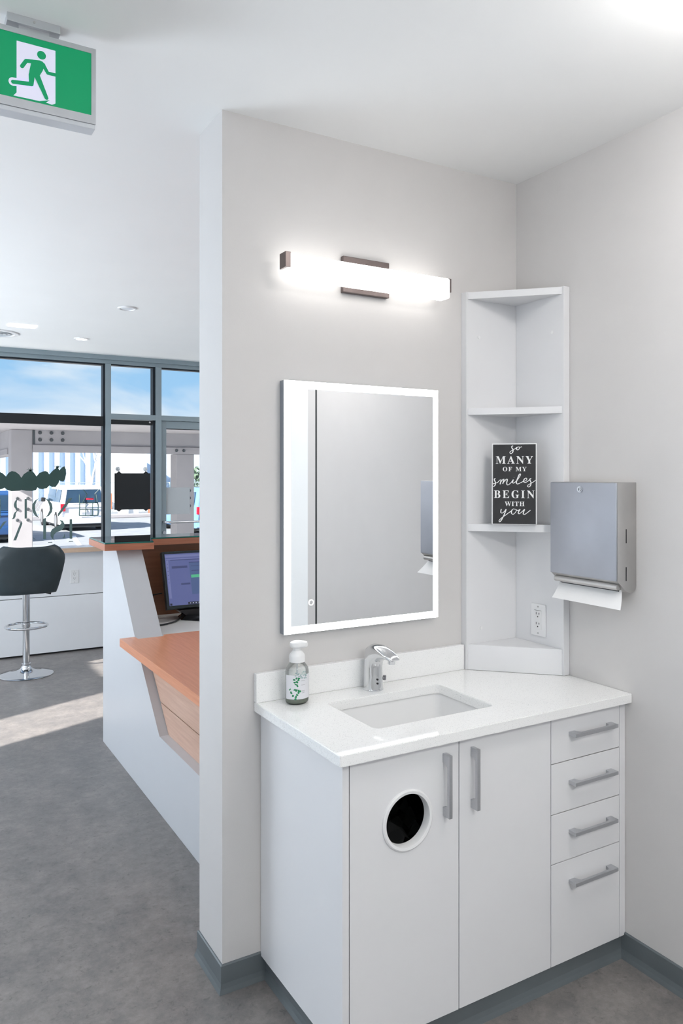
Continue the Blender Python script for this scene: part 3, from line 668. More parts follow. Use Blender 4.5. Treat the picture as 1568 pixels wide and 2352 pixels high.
# ------------------------------------------------------------------ corner shelf tower
t = thing('corner_shelf', (-0.12, -0.12, 0.865), 'tall white corner shelf unit standing on the counter between the two walls', 'shelf')
obj('side_panel', B(-0.268, -0.0005, -0.030, -0.0005, 0.866, 2.230, 0.001), M_SHELF, t)
obj('side_panel', B(-0.030, -0.0005, -0.268, -0.0305, 0.866, 2.230, 0.001), M_SHELF, t)
TRI = [(-0.262, -0.0305), (-0.0305, -0.262), (-0.0305, -0.0305)]
for z0, z1 in ((2.203, 2.228), (1.785, 1.809), (1.366, 1.392)):
    bm = NB(); prism(bm, TRI, 'z', z0, z1, 0.0008); obj('shelf_board', bm, M_SHELF, t)
bm = NB(); prism(bm, TRI, 'z', 0.866, 0.957, 0.0008); obj('plinth', bm, M_SHELF, t)
for x, y, z in ((-0.21, -0.0306, 2.07), (-0.0306, -0.215, 2.075), (-0.20, -0.0306, 1.01)):
    bm = NB(); d = (0, -0.0015, 0) if y == -0.0306 else (-0.0015, 0, 0)
    cyl(bm, (x, y, z), (x + d[0], y + d[1], z), 0.006, seg=16); obj('screw_cap', bm, M_PLASTIC, t)

# ------------------------------------------------------------------ motto sign
SW, SH, ST = 0.156, 0.288, 0.018
t = thing('motto_sign', (-0.155, -0.155, 1.3925), 'black wooden block sign with white motto lettering leaning on the lowest shelf board', 'sign', rotz=R(-44))
tilt = R(4.5)
def lean(bm):
    bmesh.ops.rotate(bm, verts=bm.verts, cent=(0, 0, 0), matrix=Matrix.Rotation(-tilt, 3, 'X'))
    bmesh.ops.translate(bm, verts=bm.verts, vec=(0, 0.008, 0.0)); return bm
bm = NB(); box(bm, -SW / 2, SW / 2, -ST, 0, 0, SH, 0.002); obj('block', lean(bm), mat('block_white', (0.80, 0.80, 0.80), 0.6, var=0.03, vscale=30), t)
bm = NB(); box(bm, -SW / 2 + 0.004, SW / 2 - 0.004, -ST - 0.0008, -ST, 0.002, SH - 0.004); obj('face', lean(bm), mat('chalk_black', (0.030, 0.030, 0.032), 0.7, var=0.15, vscale=20), t)
def text_bm(bm, s, x0, x1, z0, z1, y, th=0.0006, space=1.0, offset=0.0):
    c = bpy.data.curves.new('t', 'FONT'); c.body = s; c.space_character = space; c.resolution_u = 4; c.offset = offset
    o = bpy.data.objects.new('t', c); COL.objects.link(o)
    me = bpy.data.meshes.new_from_object(o.evaluated_get(bpy.context.evaluated_depsgraph_get()))
    vs = [v.co.copy() for v in me.vertices]
    ax = min(v.x for v in vs); bx = max(v.x for v in vs); ay = min(v.y for v in vs); by = max(v.y for v in vs)
    nv = [bm.verts.new((x0 + (v.x - ax) / (bx - ax) * (x1 - x0), y, z0 + (v.y - ay) / (by - ay) * (z1 - z0))) for v in vs]
    for p in me.polygons:
        try: bm.faces.new([nv[i] for i in p.vertices])
        except ValueError: pass
    bpy.data.objects.remove(o); bpy.data.curves.remove(c); bpy.data.meshes.remove(me)
def serif(s): return ''.join(chr(0x1D400 + ord(c) - 65) if c != ' ' else c for c in s)
bm = NB()
def sp(x): return -SW / 2 + 0.004 + (x - 285) / 970.0 * (SW - 0.008)
def sz(y): return SH - 0.004 - (y - 215) / 1875.0 * (SH - 0.006)
for s, x0, x1, y0, y1, k in ((serif('MANY'), 350, 1195, 490, 675, 1.25), (serif('OF MY'), 510, 1050, 748, 852, 1.25), (serif('BEGIN'), 310, 1228, 1303, 1488, 1.3), (serif('WITH'), 558, 1002, 1567, 1675, 1.15)):
    text_bm(bm, s, sp(x0), sp(x1), sz(y1), sz(y0), -ST - 0.0012, space=k)
SCRIPT = [
 [(745,250),(715,262),(718,300),(742,340),(740,390),(706,432),(672,420),(682,385),(730,352),(790,318),(832,280)],
 [(885,283),(855,275),(828,300),(826,335),(852,346),(884,320),(893,288),(872,272),(902,284),(945,270)],
 [(345,1020),(318,1035),(325,1075),(345,1120),(340,1170),(312,1210),(290,1205)], [(289,1150),(345,1135),(400,1110),(442,1058)],
 [(462,1048),(470,1072),(450,1160)], [(455,1130),(500,1062),(530,1040),(536,1062),(510,1150)],
 [(515,1130),(570,1062),(604,1036),(614,1062),(600,1130),(615,1175),(650,1165),(700,1120),(742,1058)],
 [(752,1048),(735,1105),(750,1135),(790,1110),(830,1070)], [(766,998),(770,1002)],
 [(825,1085),(880,1000),(915,935),(905,915),(882,935),(840,1040),(820,1110),(838,1152),(880,1142),(940,1110),(985,1085)],
 [(985,1085),(1022,1080),(1055,1045),(1045,1015),(1010,1025),(985,1070),(992,1108),(1030,1115),(1080,1085),(1130,1040)],
 [(1155,1020),(1125,1032),(1130,1070),(1150,1120),(1140,1180),(1106,1222),(1072,1210),(1085,1175),(1140,1142),(1200,1105),(1252,1062)],
 [(482,1745),(470,1785),(472,1830),(500,1840),(548,1802),(585,1748)],
 [(590,1745),(560,1840),(510,1950),(465,2030),(436,2045),(430,2015),(480,1960),(560,1900),(650,1830),(710,1785)],
 [(788,1750),(750,1742),(710,1790),(714,1848),(750,1865),(800,1820),(820,1765),(792,1745),(850,1775),(892,1755)],
 [(905,1745),(872,1800),(865,1842),(892,1850),(950,1800),(1005,1745),(985,1800),(975,1848),(1002,1868),(1060,1830),(1135,1765)]]
def ribbon(bm, pts, w, y):
    P = [Vector(p) for p in pts]; Q = []
    for i in range(len(P) - 1):
        p0, p1, p2, p3 = P[max(i - 1, 0)], P[i], P[i + 1], P[min(i + 2, len(P) - 1)]
        for k in range(5):
            u = k / 5; Q.append(0.5 * ((2 * p1) + (p2 - p0) * u + (2 * p0 - 5 * p1 + 4 * p2 - p3) * u * u + (3 * p1 - p0 - 3 * p2 + p3) * u ** 3))
    Q.append(P[-1]); prev = None
    for i, q in enumerate(Q):
        d = (Q[min(i + 1, len(Q) - 1)] - Q[max(i - 1, 0)]).normalized()
        ww = w * (1.35 if abs(d.y) > 0.75 and d.y > 0 else 0.9)          # heavier downstrokes
        n = Vector((-d.y, d.x)) * ww / 2
        cur = (bm.verts.new((sp(q.x + n.x), y, sz(q.y + n.y))), bm.verts.new((sp(q.x - n.x), y, sz(q.y - n.y))))
        if prev: bm.faces.new((prev[0], prev[1], cur[1], cur[0]))
        prev = cur
for i, p in enumerate(SCRIPT): ribbon(bm, p, 17, -ST - 0.0012 - 0.00001 * i)
obj('lettering', lean(bm), mat('letter_white', (0.85, 0.85, 0.84), 0.6, var=0.02), t)

# ------------------------------------------------------------------ wall outlets
def outlet(name, label, M, gfci=True):
    """built facing -y at the origin, then placed with M"""
    t = thing(name, M.translation, label, 'outlet')
    def P(nm, bm, m, s=False, parent=None):
        bmesh.ops.transform(bm, matrix=M, verts=bm.verts); return obj(nm, bm, m, parent or t, s)
    P('cover_plate', box(NB(), -0.036, 0.036, -0.005, 0, -0.058, 0.058, 0.002), M_PLASTIC)
    r = P('receptacle', box(NB(), -0.0165, 0.0165, -0.0065, -0.005, -0.034, 0.034, 0.0006), mat('receptacle_white', (0.80, 0.80, 0.80), 0.3, var=0.005))
    bm = NB()
    for z in (-0.018, 0.018):
        box(bm, -0.0085, -0.006, -0.0069, -0.0064, z + 0.001, z + 0.010); box(bm, 0.0055, 0.008, -0.0069, -0.0064, z + 0.002, z + 0.009)
        cyl(bm, (0, -0.0069, z - 0.006), (0, -0.0064, z - 0.006), 0.0026, seg=12)
    box(bm, -0.0165, 0.0165, -0.0067, -0.0060, 0.0340, 0.0350)
    P('slots', bm, mat('slot_dark', (0.05, 0.05, 0.05), 0.6, var=0.05), parent=r)
    for z in (-0.048, 0.048):
        bm = NB(); cyl(bm, (0, -0.0058, z), (0, -0.0048, z), 0.0032, seg=12); P('screw', bm, mat('screw_grey', (0.45, 0.45, 0.45), 0.3, 0.4, var=0.02))
MT = Matrix.Translation
outlet('wall_outlet', 'white double wall outlet in the corner shelf, below the towel dispenser', MT((-0.0302, -0.150, 1.043)) @ Matrix.Rotation(R(-90), 4, 'Z'))
outlet('wall_outlet', 'white double wall outlet on the low wall, right of the bar stool', MT((-0.670, 4.8698, 0.665)))

# ------------------------------------------------------------------ paper towel dispenser
t = thing('towel_dispenser', (0, -0.407, 1.19), 'brushed steel paper towel dispenser mounted on the right wall', 'dispenser')
body = [(-0.0005, 1.545), (-0.086, 1.545), (-0.0885, 1.542), (-0.0885, 1.232), (-0.074, 1.222), (-0.060, 1.207), (-0.046, 1.198), (-0.030, 1.193), (-0.016, 1.193), (-0.005, 1.200), (-0.0005, 1.214)]
bm = NB(); prism(bm, body, 'y', -0.548, -0.268, 0.0012); obj('housing', bm, M_STEEL, t, True)
bm = NB(); box(bm, -0.0945, -0.0880, -0.5475, -0.2675, 1.2330, 1.5440, 0.003, 3); dd = obj('front_door', bm, M_STEELD, t, True)
bm = NB(); cyl(bm, (-0.094, -0.401, 1.521), (-0.0975, -0.401, 1.521), 0.0105); cyl(bm, (-0.0975, -0.401, 1.521), (-0.100, -0.401, 1.521), 0.0075); obj('lock', bm, M_NICKEL, dd, True)
bm = NB(); box(bm, -0.1006, -0.0999, -0.4022, -0.3998, 1.517, 1.525); obj('keyhole', bm, M_BLACK, dd)
for z in (1.3745, 1.2545):
    bm = NB(); prism(bm, [(-0.0500, z - 0.0215), (-0.0485, z - 0.0225), (-0.047, z - 0.0215), (-0.047, z + 0.0215), (-0.0485, z + 0.0225), (-0.0500, z + 0.0215)], 'y', -0.5488, -0.5474); obj('level_slot', bm, M_BLACK, t)
bm = NB(); tube(bm, [(-0.075, -0.540, 1.213), (-0.075, -0.276, 1.213)], 0.010, 16); obj('dispensing_lip', bm, M_STEEL, t, True)
bm = NB(); prism(bm, [(-0.070, 1.206), (-0.052, 1.197), (-0.052, 1.1935), (-0.070, 1.202)], 'y', -0.530, -0.290); obj('slot_opening', bm, M_BLACK, t)
bm = NB(); secs = []
for u in range(9):
    k = u / 8; x = -0.058 - 0.040 * k ** 1.3; z = 1.203 - 0.056 * k; y0 = -0.536 - 0.030 * k; y1 = -0.279
    secs.append([(x, y0, z), (x, y1, z + 0.001), (x + 0.0012, y1, z + 0.001), (x + 0.0012, y0, z)])
loft(bm, secs); o = obj('paper_towel', bm, M_PAPER); tag(o, 'white paper towel sheet hanging out of the steel dispenser', 'paper towel')

# ------------------------------------------------------------------ mirror
t = thing('led_mirror', (-0.697, -0.015, 1.068), 'rectangular backlit mirror with a glowing white border above the sink', 'mirror')
bm = NB(); box(bm, -0.998, -0.396, -0.029, -0.0005, 1.068, 1.866, 0.0008); obj('case', bm, mat('mirror_case', (0.30, 0.33, 0.37), 0.4, 0.6, var=0.02), t)
obj('mirror_glass', B(-0.974, -0.418, -0.0302, -0.029, 1.091, 1.842), M_MIRROR, t)
bm = NB(); box(bm, -0.998, -0.974, -0.0302, -0.029, 1.068, 1.866); box(bm, -0.418, -0.396, -0.0302, -0.029, 1.068, 1.866)
box(bm, -0.974, -0.418, -0.0302, -0.029, 1.842, 1.866); box(bm, -0.974, -0.418, -0.0302, -0.029, 1.068, 1.091)
obj('light_border', bm, M_LED, t)
bm = NB(); tube(bm, [(-0.902 + 0.0082 * math.cos(a * math.pi / 16), -0.0306, 1.162 + 0.0082 * math.sin(a * math.pi / 16)) for a in range(32)], 0.0012, 6, True); obj('touch_button', bm, M_LED, t, True)

# ------------------------------------------------------------------ vanity light
t = thing('vanity_light', (-0.685, -0.01, 2.17), 'glowing opal bar light with bronze ends above the mirror', 'light')
obj('back_plate', B(-0.776, -0.594, -0.018, -0.0005, 2.170, 2.290, 0.002), M_BRONZE, t)
obj('arm', B(-0.74, -0.63, -0.040, -0.018, 2.195, 2.235, 0.001), M_BRONZE, t)
bm = NB(); box(bm, -1.012, -0.384, -0.086, -0.032, 2.180, 2.250, 0.008, 4); obj('diffuser', bm, M_OPAL, t, True)
for x0, x1, y0 in ((-1.021, -1.003, -0.0885), (-0.388, -0.3745, -0.078)):
    obj('end_cap', B(x0, x1, y0, -0.046, 2.204, 2.2515, 0.001), M_BRONZE, t)

# ------------------------------------------------------------------ reception desk
t = thing('reception_desk', (-0.2, 1.5, 0), 'white and cherry reception desk with a slanted end panel, left of the partition', 'desk')
SIDE = [(0.21, 0.0), (2.41, 0.0), (2.41, 1.153), (2.104, 1.153), (1.72, 0.737), (1.303, 0.355), (0.21, 0.355)]
bm = NB(); prism(bm, SIDE, 'x', -0.988, -0.847, 0.001); obj('side_panel', bm, M_DESK, t)
obj('riser_panel', B(-0.847, 1.9, 2.29, 2.33, 0.73, 1.153), M_RISER, t)
obj('front_panel', B(-0.847, 1.9, 2.36, 2.41, 0.0, 1.153), M_LAM, t)
obj('work_surface', B(-0.846, 1.9, 1.70, 2.29, 0.705, 0.735, 0.001), mat('work_white', (0.72, 0.70, 0.68), 0.35, var=0.02), t)
bm = NB(); prism(bm, [(-1.067, 0.21), (-0.10, 0.21), (-0.10, 1.699), (-0.8465, 1.699), (-0.8465, 1.66), (-0.989, 1.66), (-0.989, 1.715), (-1.067, 1.715)], 'z', 0.702, 0.742, 0.001); obj('return_top', bm, M_WOODY, t)
bm = NB(); prism(bm, [(0.22, 0.3555), (1.302, 0.3555), (1.424, 0.475), (0.22, 0.475)], 'x', -0.945, -0.90); prism(bm, [(0.22, 0.479), (1.428, 0.479), (1.665, 0.701), (0.22, 0.701)], 'x', -0.945, -0.90); obj('lower_panel', bm, M_WOODP, t)
TT = [(-1.063, 2.05), (-0.797, 2.03), (-0.755, 2.26), (1.9, 2.245), (1.9, 2.50), (-1.05, 2.50)]
bm = NB(); prism(bm, TT, 'z', 1.154, 1.190, 0.001); obj('transaction_top', bm, M_WOODX, t)
TG = [(-1.06, 2.053), (-0.80, 2.033), (-0.752, 2.263), (1.89, 2.248), (1.89, 2.497), (-1.047, 2.497)]
bm = NB(); prism(bm, TG, 'z', 1.1905, 1.198)
g = obj('glass_top', bm, M_GTOP, t)
bm = NB(); n = len(TG)
for i in range(n):
    a, b = Vector(TG[i]), Vector(TG[(i + 1) % n]); d = (b - a).normalized(); q = Vector((d.y, -d.x)) * 0.0006
    prism(bm, [(a.x, a.y), (b.x, b.y), (b.x + q.x, b.y + q.y), (a.x + q.x, a.y + q.y)], 'z', 1.1906, 1.1979)
obj('glass_edge', bm, M_GEDGE, g)

# monitor on the desk
t = thing('computer_monitor', (-0.46, 2.05, 0.735), 'black computer monitor tilted back on the reception desk', 'monitor', rotz=R(0.01))
def tl(bm):
    bmesh.ops.rotate(bm, verts=bm.verts, cent=(0, 0, 0), matrix=Matrix.Rotation(R(-19), 3, 'X')); bmesh.ops.translate(bm, verts=bm.verts, vec=(0, 0, 0.071)); return bm
bm = NB(); box(bm, -0.256, 0.256, 0.0, 0.035, 0, 0.335, 0.003)
obj('screen_housing', tl(bm), mat('monitor_black', (0.02, 0.03, 0.034), 0.3, var=0.05), t)
def em(name, c, s=1.0): return mat(name, (0.02, 0.02, 0.02), 0.3, emit=s, ecol=c)
bm = NB(); box(bm, -0.240, 0.240, -0.0012, 0.0, 0.018, 0.319); sc = obj('screen', tl(bm), em('screen_lilac', (0.075, 0.09, 0.22)), t)
def scr(name, rects, m, d):
    bm = NB()
    for x0, x1, z0, z1 in rects: box(bm, x0, x1, -0.0014 - d, -0.0012, z0, z1)
    obj(name, tl(bm), m, sc)
scr('window_pane', [(-0.10, 0.15, 0.075, 0.265)], em('screen_blue', (0.05, 0.08, 0.18)), 0.0001)
scr('toolbar', [(-0.238, 0.238, 0.298, 0.312), (-0.238, 0.238, 0.286, 0.290), (-0.236, -0.222, 0.06, 0.29)], em('screen_pale', (0.12, 0.135, 0.28)), 0.0002)
scr('highlight', [(-0.095, 0.145, 0.172, 0.190)], em('screen_green', (0.06, 0.33, 0.18)), 0.0003)
scr('dark_bars', [(-0.205, -0.112, 0.232, 0.246), (-0.160, -0.105, 0.134, 0.144), (-0.21, 0.10, 0.279, 0.283), (-0.10, 0.15, 0.261, 0.266), (-0.09, 0.14, 0.240, 0.243), (-0.09, 0.14, 0.212, 0.216)]
    + [(-0.232, -0.227, 0.28 - 0.022 * k, 0.284 - 0.022 * k) for k in range(7)], em('screen_dark', (0.035, 0.045, 0.12)), 0.0004)
scr('task_bar', [(-0.13, 0.24, 0.019, 0.032), (-0.236, -0.224, 0.019, 0.031)], em('screen_black', (0.006, 0.008, 0.02)), 0.0005)
scr('task_icons', [(-0.12 + 0.017 * k, -0.113 + 0.017 * k, 0.023, 0.028) for k in range(14)], em('screen_icons', (0.30, 0.33, 0.45)), 0.0006)
bm = NB(); loft(bm, [[(-0.18, 0.09, 0.11), (0.16, 0.09, 0.11), (0.16, 0.15, 0.12), (-0.18, 0.15, 0.12)], [(-0.18, 0.03, 0.055), (0.14, 0.03, 0.055), (0.14, 0.14, 0.045), (-0.17, 0.14, 0.045)], [(-0.12, 0.03, 0.012), (0.08, 0.03, 0.012), (0.08, 0.13, 0.008), (-0.12, 0.13, 0.008)]])
obj('stand', bm, mat('stand_black', (0.02, 0.02, 0.022), 0.25, var=0.05), t)
bm = NB(); loft(bm, [[(-0.17, 0.01, 0.0005), (-0.04, -0.12, 0.0005), (0.18, -0.12, 0.0005), (0.18, 0.14, 0.0005), (-0.15, 0.14, 0.0005)], [(-0.13, 0.03, 0.026), (-0.02, -0.07, 0.018), (0.15, -0.07, 0.018), (0.15, 0.12, 0.026), (-0.12, 0.12, 0.026)]])
obj('foot', bm, MATS['stand_black'], t)
bm = NB(); pts = [(-0.845, 1.955, 0.741), (-0.80, 1.95, 0.741), (-0.74, 1.97, 0.741), (-0.68, 2.01, 0.742), (-0.63, 2.08, 0.745), (-0.58, 2.13, 0.77), (-0.55, 2.15, 0.80)]
tube(bm, pts, 0.0045, 8); o = obj('power_cable', bm, M_BLACK); tag(o, 'black cable lying on the white desk surface in front of the monitor foot', 'cable')
bm = NB(); tube(bm, [(-0.84, 2.20, 0.84), (-0.80, 2.20, 0.855), (-0.755, 2.18, 0.875), (-0.715, 2.15, 0.885)], 0.0035, 8); o = obj('video_cable', bm, M_BLACK); tag(o, 'thin black cable running behind the lower left monitor corner', 'cable')

# ------------------------------------------------------------------ bar stool
STX, STY = -1.155, 4.25
t = thing('bar_stool', (STX, STY, 0), 'black vinyl bar stool on a chrome disc base facing the window counter', 'bar stool')
bm = NB(); lathe(bm, [(0, 0), (0.200, 0.0), (0.203, 0.004), (0.198, 0.008), (0.150, 0.014), (0.090, 0.026), (0.050, 0.044), (0.036, 0.060), (0.034, 0.075), (0, 0.075)], (STX, STY, 0), 56); obj('base', bm, M_CHROME, t, True)
bm = NB(); lathe(bm, [(0.028, 0.07), (0.035, 0.075), (0.035, 0.088), (0.026, 0.092), (0.026, 0.37), (0.029, 0.372), (0.029, 0.62), (0.029, 0.68), (0, 0.68)], (STX, STY, 0), 32); obj('gas_lift', bm, M_CHROME, t, True)
bm = NB(); pts = [(STX + 0.155 * math.cos(a), STY - 0.02 + 0.155 * math.sin(a) * 0.95 - 0.0, 0.385) for a in [2 * math.pi * i / 40 for i in range(40)]]
tube(bm, pts, 0.009, 10, True); cyl(bm, (STX, STY, 0.375), (STX, STY, 0.40), 0.033); cyl(bm, (STX, STY, 0.385), (STX, STY + 0.13, 0.385), 0.008); obj('footrest', bm, M_CHROME, t, True)
bm = NB(); box(bm, STX - 0.19, STX + 0.19, STY - 0.12, STY + 0.20, 0.685, 0.755, 0.03, 4); obj('seat', bm, M_VINYL, t, True)
# wrapping bucket back: half width by height, curved in plan
rows = [(0.668, 0.176, 0.0), (0.70, 0.186, -0.012), (0.76, 0.203, -0.022), (0.83, 0.220, -0.03), (0.89, 0.233, -0.036), (0.935, 0.236, -0.040), (0.965, 0.230, -0.043), (0.990, 0.214, -0.045), (1.003, 0.188, -0.045)]
bm = NB(); nc = 16; G = []
for z, w, dy in rows:
    r_ = []
    for i in range(nc + 1):
        u = -1 + 2 * i / nc; r_.append(bm.verts.new((STX + w * math.sin(u * 1.25) / math.sin(1.25), STY - 0.15 + dy + 0.085 * (1 - math.cos(u * 1.25)), z - 0.05 * u ** 4 * max(0, (z - 0.90) / 0.1) + 0.012 * (1 - u * u) * max(0, (z - 0.9) / 0.1))))
    G.append(r_)
for a, b in zip(G, G[1:]):
    for i in range(nc): bm.faces.new((a[i], a[i + 1], b[i + 1], b[i]))
o = obj('backrest', bm, M_VINYL, t, True)
md = o.modifiers.new('thick', 'SOLIDIFY'); md.thickness = 0.045; md.offset = -1.0
md = o.modifiers.new('soft', 'BEVEL'); md.width = 0.012; md.segments = 3
bm = NB(); tube(bm, [(STX, STY - 0.1535 + dy - 0.0, z) for z, w, dy in rows[:7]], 0.0035, 6); obj('seam', bm, mat('seam_black', (0.010, 0.013, 0.015), 0.5, var=0.05), o, True)
bm = NB(); cyl(bm, (STX + 0.03, STY - 0.02, 0.675), (STX + 0.15, STY - 0.10, 0.642), 0.004, seg=10); lv = obj('lever', bm, M_CHROME, t, True)
bm = NB(); cyl(bm, (STX + 0.115, STY - 0.077, 0.652), (STX + 0.165, STY - 0.11, 0.638), 0.008, seg=12); obj('lever_grip', bm, M_BLACK, lv, True)

# ------------------------------------------------------------------ outdoors
GZ = -0.30
struct('ground', B(-30, 60, 5.3, 90, GZ - 0.1, GZ), mat('asphalt', (0.30, 0.31, 0.33), 0.8, var=0.12, vscale=3))
struct('path', B(-30, 60, 5.3, 12.6, GZ, GZ + 0.015), mat('concrete_path', (0.78, 0.78, 0.77), 0.8, var=0.05, vscale=3))
M_CONC = mat('pale_timber_concrete', (0.33, 0.315, 0.33), 0.75, var=0.06, vscale=3.0, bump=0.1, bscale=30)
M_BOLT = mat('bolt_grey', (0.09, 0.10, 0.11), 0.4, 0.5, var=0.05)
CY = 11.0
t = thing('canopy', (0.8, CY, 2.0), 'pale grey bolted carport canopy with slab and beams outside the window', 'canopy')
obj('roof_slab', B(-1.9, 9.0, 8.35, 16.5, 2.295, 2.33), M_CONC, t)
bm = NB(); box(bm, -0.118, 9.0, CY, CY + 0.22, 2.048, 2.294); fr = obj('beam', bm, M_CONC, t)
obj('beam', B(-0.118, 9.0, CY - 0.03, CY + 0.24, 1.935, 2.047), M_CONC, t)
obj('beam', B(-0.443, -0.22, CY + 0.33, 16.4, 1.99, 2.294), M_CONC, t)
obj('beam', B(-0.46, -0.20, CY + 0.35, 16.4, 1.90, 1.99), M_CONC, t)
obj('joint_plate', B(-0.118, -0.085, CY - 0.012, CY, 2.06, 2.29), M_BOLT, t)
for x in (-0.006, 0.169, 0.345):
    for z in (2.250, 2.135):
        bm = NB(); cyl(bm, (x, CY, z), (x, CY - 0.02, z), 0.030, 0.022, seg=14); obj('bolt', bm, M_BOLT, t, True)
for x in (2.261, 2.396):
    bm = NB(); cyl(bm, (x, CY - 0.03, 1.995), (x, CY - 0.05, 1.995), 0.028, 0.02, seg=14); obj('bolt', bm, M_BOLT, t, True)
def column(x0, x1, y0, bolts, label, top=2.294):
    t = thing('column', ((x0 + x1) / 2, y0 + 0.16, GZ), label, 'column', 'canopy columns')
    obj('shaft', B(x0, x1, y0, y0 + 0.33, GZ, top, 0.01), M_CONC, t)
    for x, z in bolts:
        bm = NB(); cyl(bm, (x, y0, z), (x, y0 - 0.02, z), 0.026, 0.018, seg=14); obj('bolt', bm, M_BOLT, t, True)
column(-0.443, -0.118, CY, [(x, z) for x in (-0.347, -0.190) for z in (1.186, 1.012, 0.838)], 'pale square column behind the green window letters, with six bolts')
column(2.269, 2.600, CY + 0.01, [(2.517, z) for z in (1.281, 1.149, 1.009)], 'pale square column seen through the entrance door', 1.934)
column(-0.62, -0.42, 15.5, [], 'distant pale column at the left edge of the large window')

def car(x0, x1, y0, L, hgt, paint, name, label, rack=False):
    """rear end at y0, facing away from the window"""
    t = thing(name, ((x0 + x1) / 2, y0 + L / 2, GZ), label, 'car')
    cx = (x0 + x1) / 2; hw = (x1 - x0) / 2; z = lambda k: GZ + k * hgt
    def sec(y, w, zb, zt, r=0.06):
        return [(cx - w, y, zb), (cx + w, y, zb), (cx + w * 1.0, y, zb + (zt - zb) * 0.5), (cx + w * 0.97, y, zt - r), (cx + w * 0.93, y, zt), (cx - w * 0.93, y, zt), (cx - w * 0.97, y, zt - r), (cx - w, y, zb + (zt - zb) * 0.5)]
    bm = NB(); loft(bm, [sec(y0 + 0.04, hw * 0.90, z(.20), z(.52)), sec(y0, hw * 0.95, z(.18), z(.53)), sec(y0 + 0.10, hw, z(.14), z(.60)), sec(y0 + L * .5, hw, z(.13), z(.60)), sec(y0 + L * .78, hw, z(.13), z(.58)), sec(y0 + L * .97, hw * .95, z(.15), z(.46)), sec(y0 + L, hw * .85, z(.18), z(.40))])
    obj('body_shell', bm, paint, t, True)
    bm = NB(); loft(bm, [[(cx - hw * .93, y0 + 0.06, z(.59)), (cx + hw * .93, y0 + 0.06, z(.59)), (cx + hw * .95, y0 + L * .72, z(.59)), (cx - hw * .95, y0 + L * .72, z(.59))],
                         [(cx - hw * .80, y0 + 0.22, z(.94)), (cx + hw * .80, y0 + 0.22, z(.94)), (cx + hw * .80, y0 + L * .52, z(.95)), (cx - hw * .80, y0 + L * .52, z(.95))],
                         [(cx - hw * .70, y0 + 0.34, z(1.0)), (cx + hw * .70, y0 + 0.34, z(1.0)), (cx + hw * .70, y0 + L * .46, z(1.0)), (cx - hw * .70, y0 + L * .46, z(1.0))]])
    obj('cabin', bm, paint, t)
    MG = mat('car_glass', (0.02, 0.045, 0.08), 0.08, var=0.2, vscale=3)
    bm = NB(); dy = 0.16 / .35
    def rear(k, w): return (y0 + 0.06 + (k - .59) * dy * 1.0 - 0.012)
    a, b_ = .625, .915
    bmv = [bm.verts.new(p) for p in ((cx - hw * .80, y0 + 0.06 + (a - .59) * dy - .012, z(a)), (cx + hw * .80, y0 + 0.06 + (a - .59) * dy - .012, z(a)), (cx + hw * .69, y0 + 0.06 + (b_ - .59) * dy - .012, z(b_)), (cx - hw * .69, y0 + 0.06 + (b_ - .59) * dy - .012, z(b_)))]
    bmb = [bm.verts.new(v.co + Vector((0, 0.01, 0))) for v in bmv]
    bm.faces.new(bmv); bm.faces.new(bmb[::-1])
    for i in range(4): bm.faces.new((bmv[i], bmb[i], bmb[(i + 1) % 4], bmv[(i + 1) % 4]))
    obj('rear_window', bm, MG, t)
    for sgn in (-1, 1):
        for (ya, yb) in ((0.45, L * .28), (L * .30, L * .60)):
            xa = cx + sgn * (hw * .945 + .004); xb = cx + sgn * (hw * .835 + .004)
            bm = NB(); loft(bm, [[(xa, y0 + ya, z(.63)), (xa, y0 + yb + .12, z(.63)), (xa - sgn * .02, y0 + yb + .12, z(.63)), (xa - sgn * .02, y0 + ya, z(.63))],
                                 [(xb, y0 + ya + .08, z(.91)), (xb, y0 + yb, z(.91)), (xb - sgn * .02, y0 + yb, z(.91)), (xb - sgn * .02, y0 + ya + .08, z(.91))]])
            obj('side_window', bm, MG, t)
        obj('tail_lamp', B(cx + sgn * hw * .90 - .075, cx + sgn * hw * .90 + .075, y0 - 0.01, y0 + 0.10, z(.44), z(.60), 0.01), mat('lamp_red', (0.55, 0.01, 0.03), 0.2, var=0.1), t)
        bm = NB(); box(bm, cx + sgn * (hw + .08) - .08, cx + sgn * (hw + .08) + .08, y0 + L * .62, y0 + L * .62 + .07, z(.60), z(.70), 0.03, 3); obj('side_mirror', bm, M_BLACK, t, True)
        for yy_ in (0.85, L - 0.95):
            bm = NB(); xx = cx + sgn * (hw - .10); cyl(bm, (xx - .11, y0 + yy_, GZ + .31), (xx + .11, y0 + yy_, GZ + .31), .31, seg=28); w = obj('wheel', bm, mat('tyre', (0.015, 0.015, 0.016), 0.7, var=0.1), t, True)
            bm = NB(); xx2 = xx + sgn * .112; cyl(bm, (xx2 - .005, y0 + yy_, GZ + .31), (xx2 + .005, y0 + yy_, GZ + .31), .20, seg=20); obj('hub_cap', bm, M_STEEL, w, True)
    obj('bumper', B(cx - hw * .97, cx + hw * .97, y0 - 0.09, y0 + 0.12, z(.16), z(.32), 0.03, 3), paint, t, True)
    obj('under_tray', B(cx - hw * .88, cx + hw * .88, y0 - 0.03, y0 + L * .9, z(.08), z(.17)), M_BLACK, t)
    obj('number_plate', B(cx - .20, cx + .16, y0 - 0.018, y0 - 0.008, z(.41), z(.49)), M_PLASTIC, t)
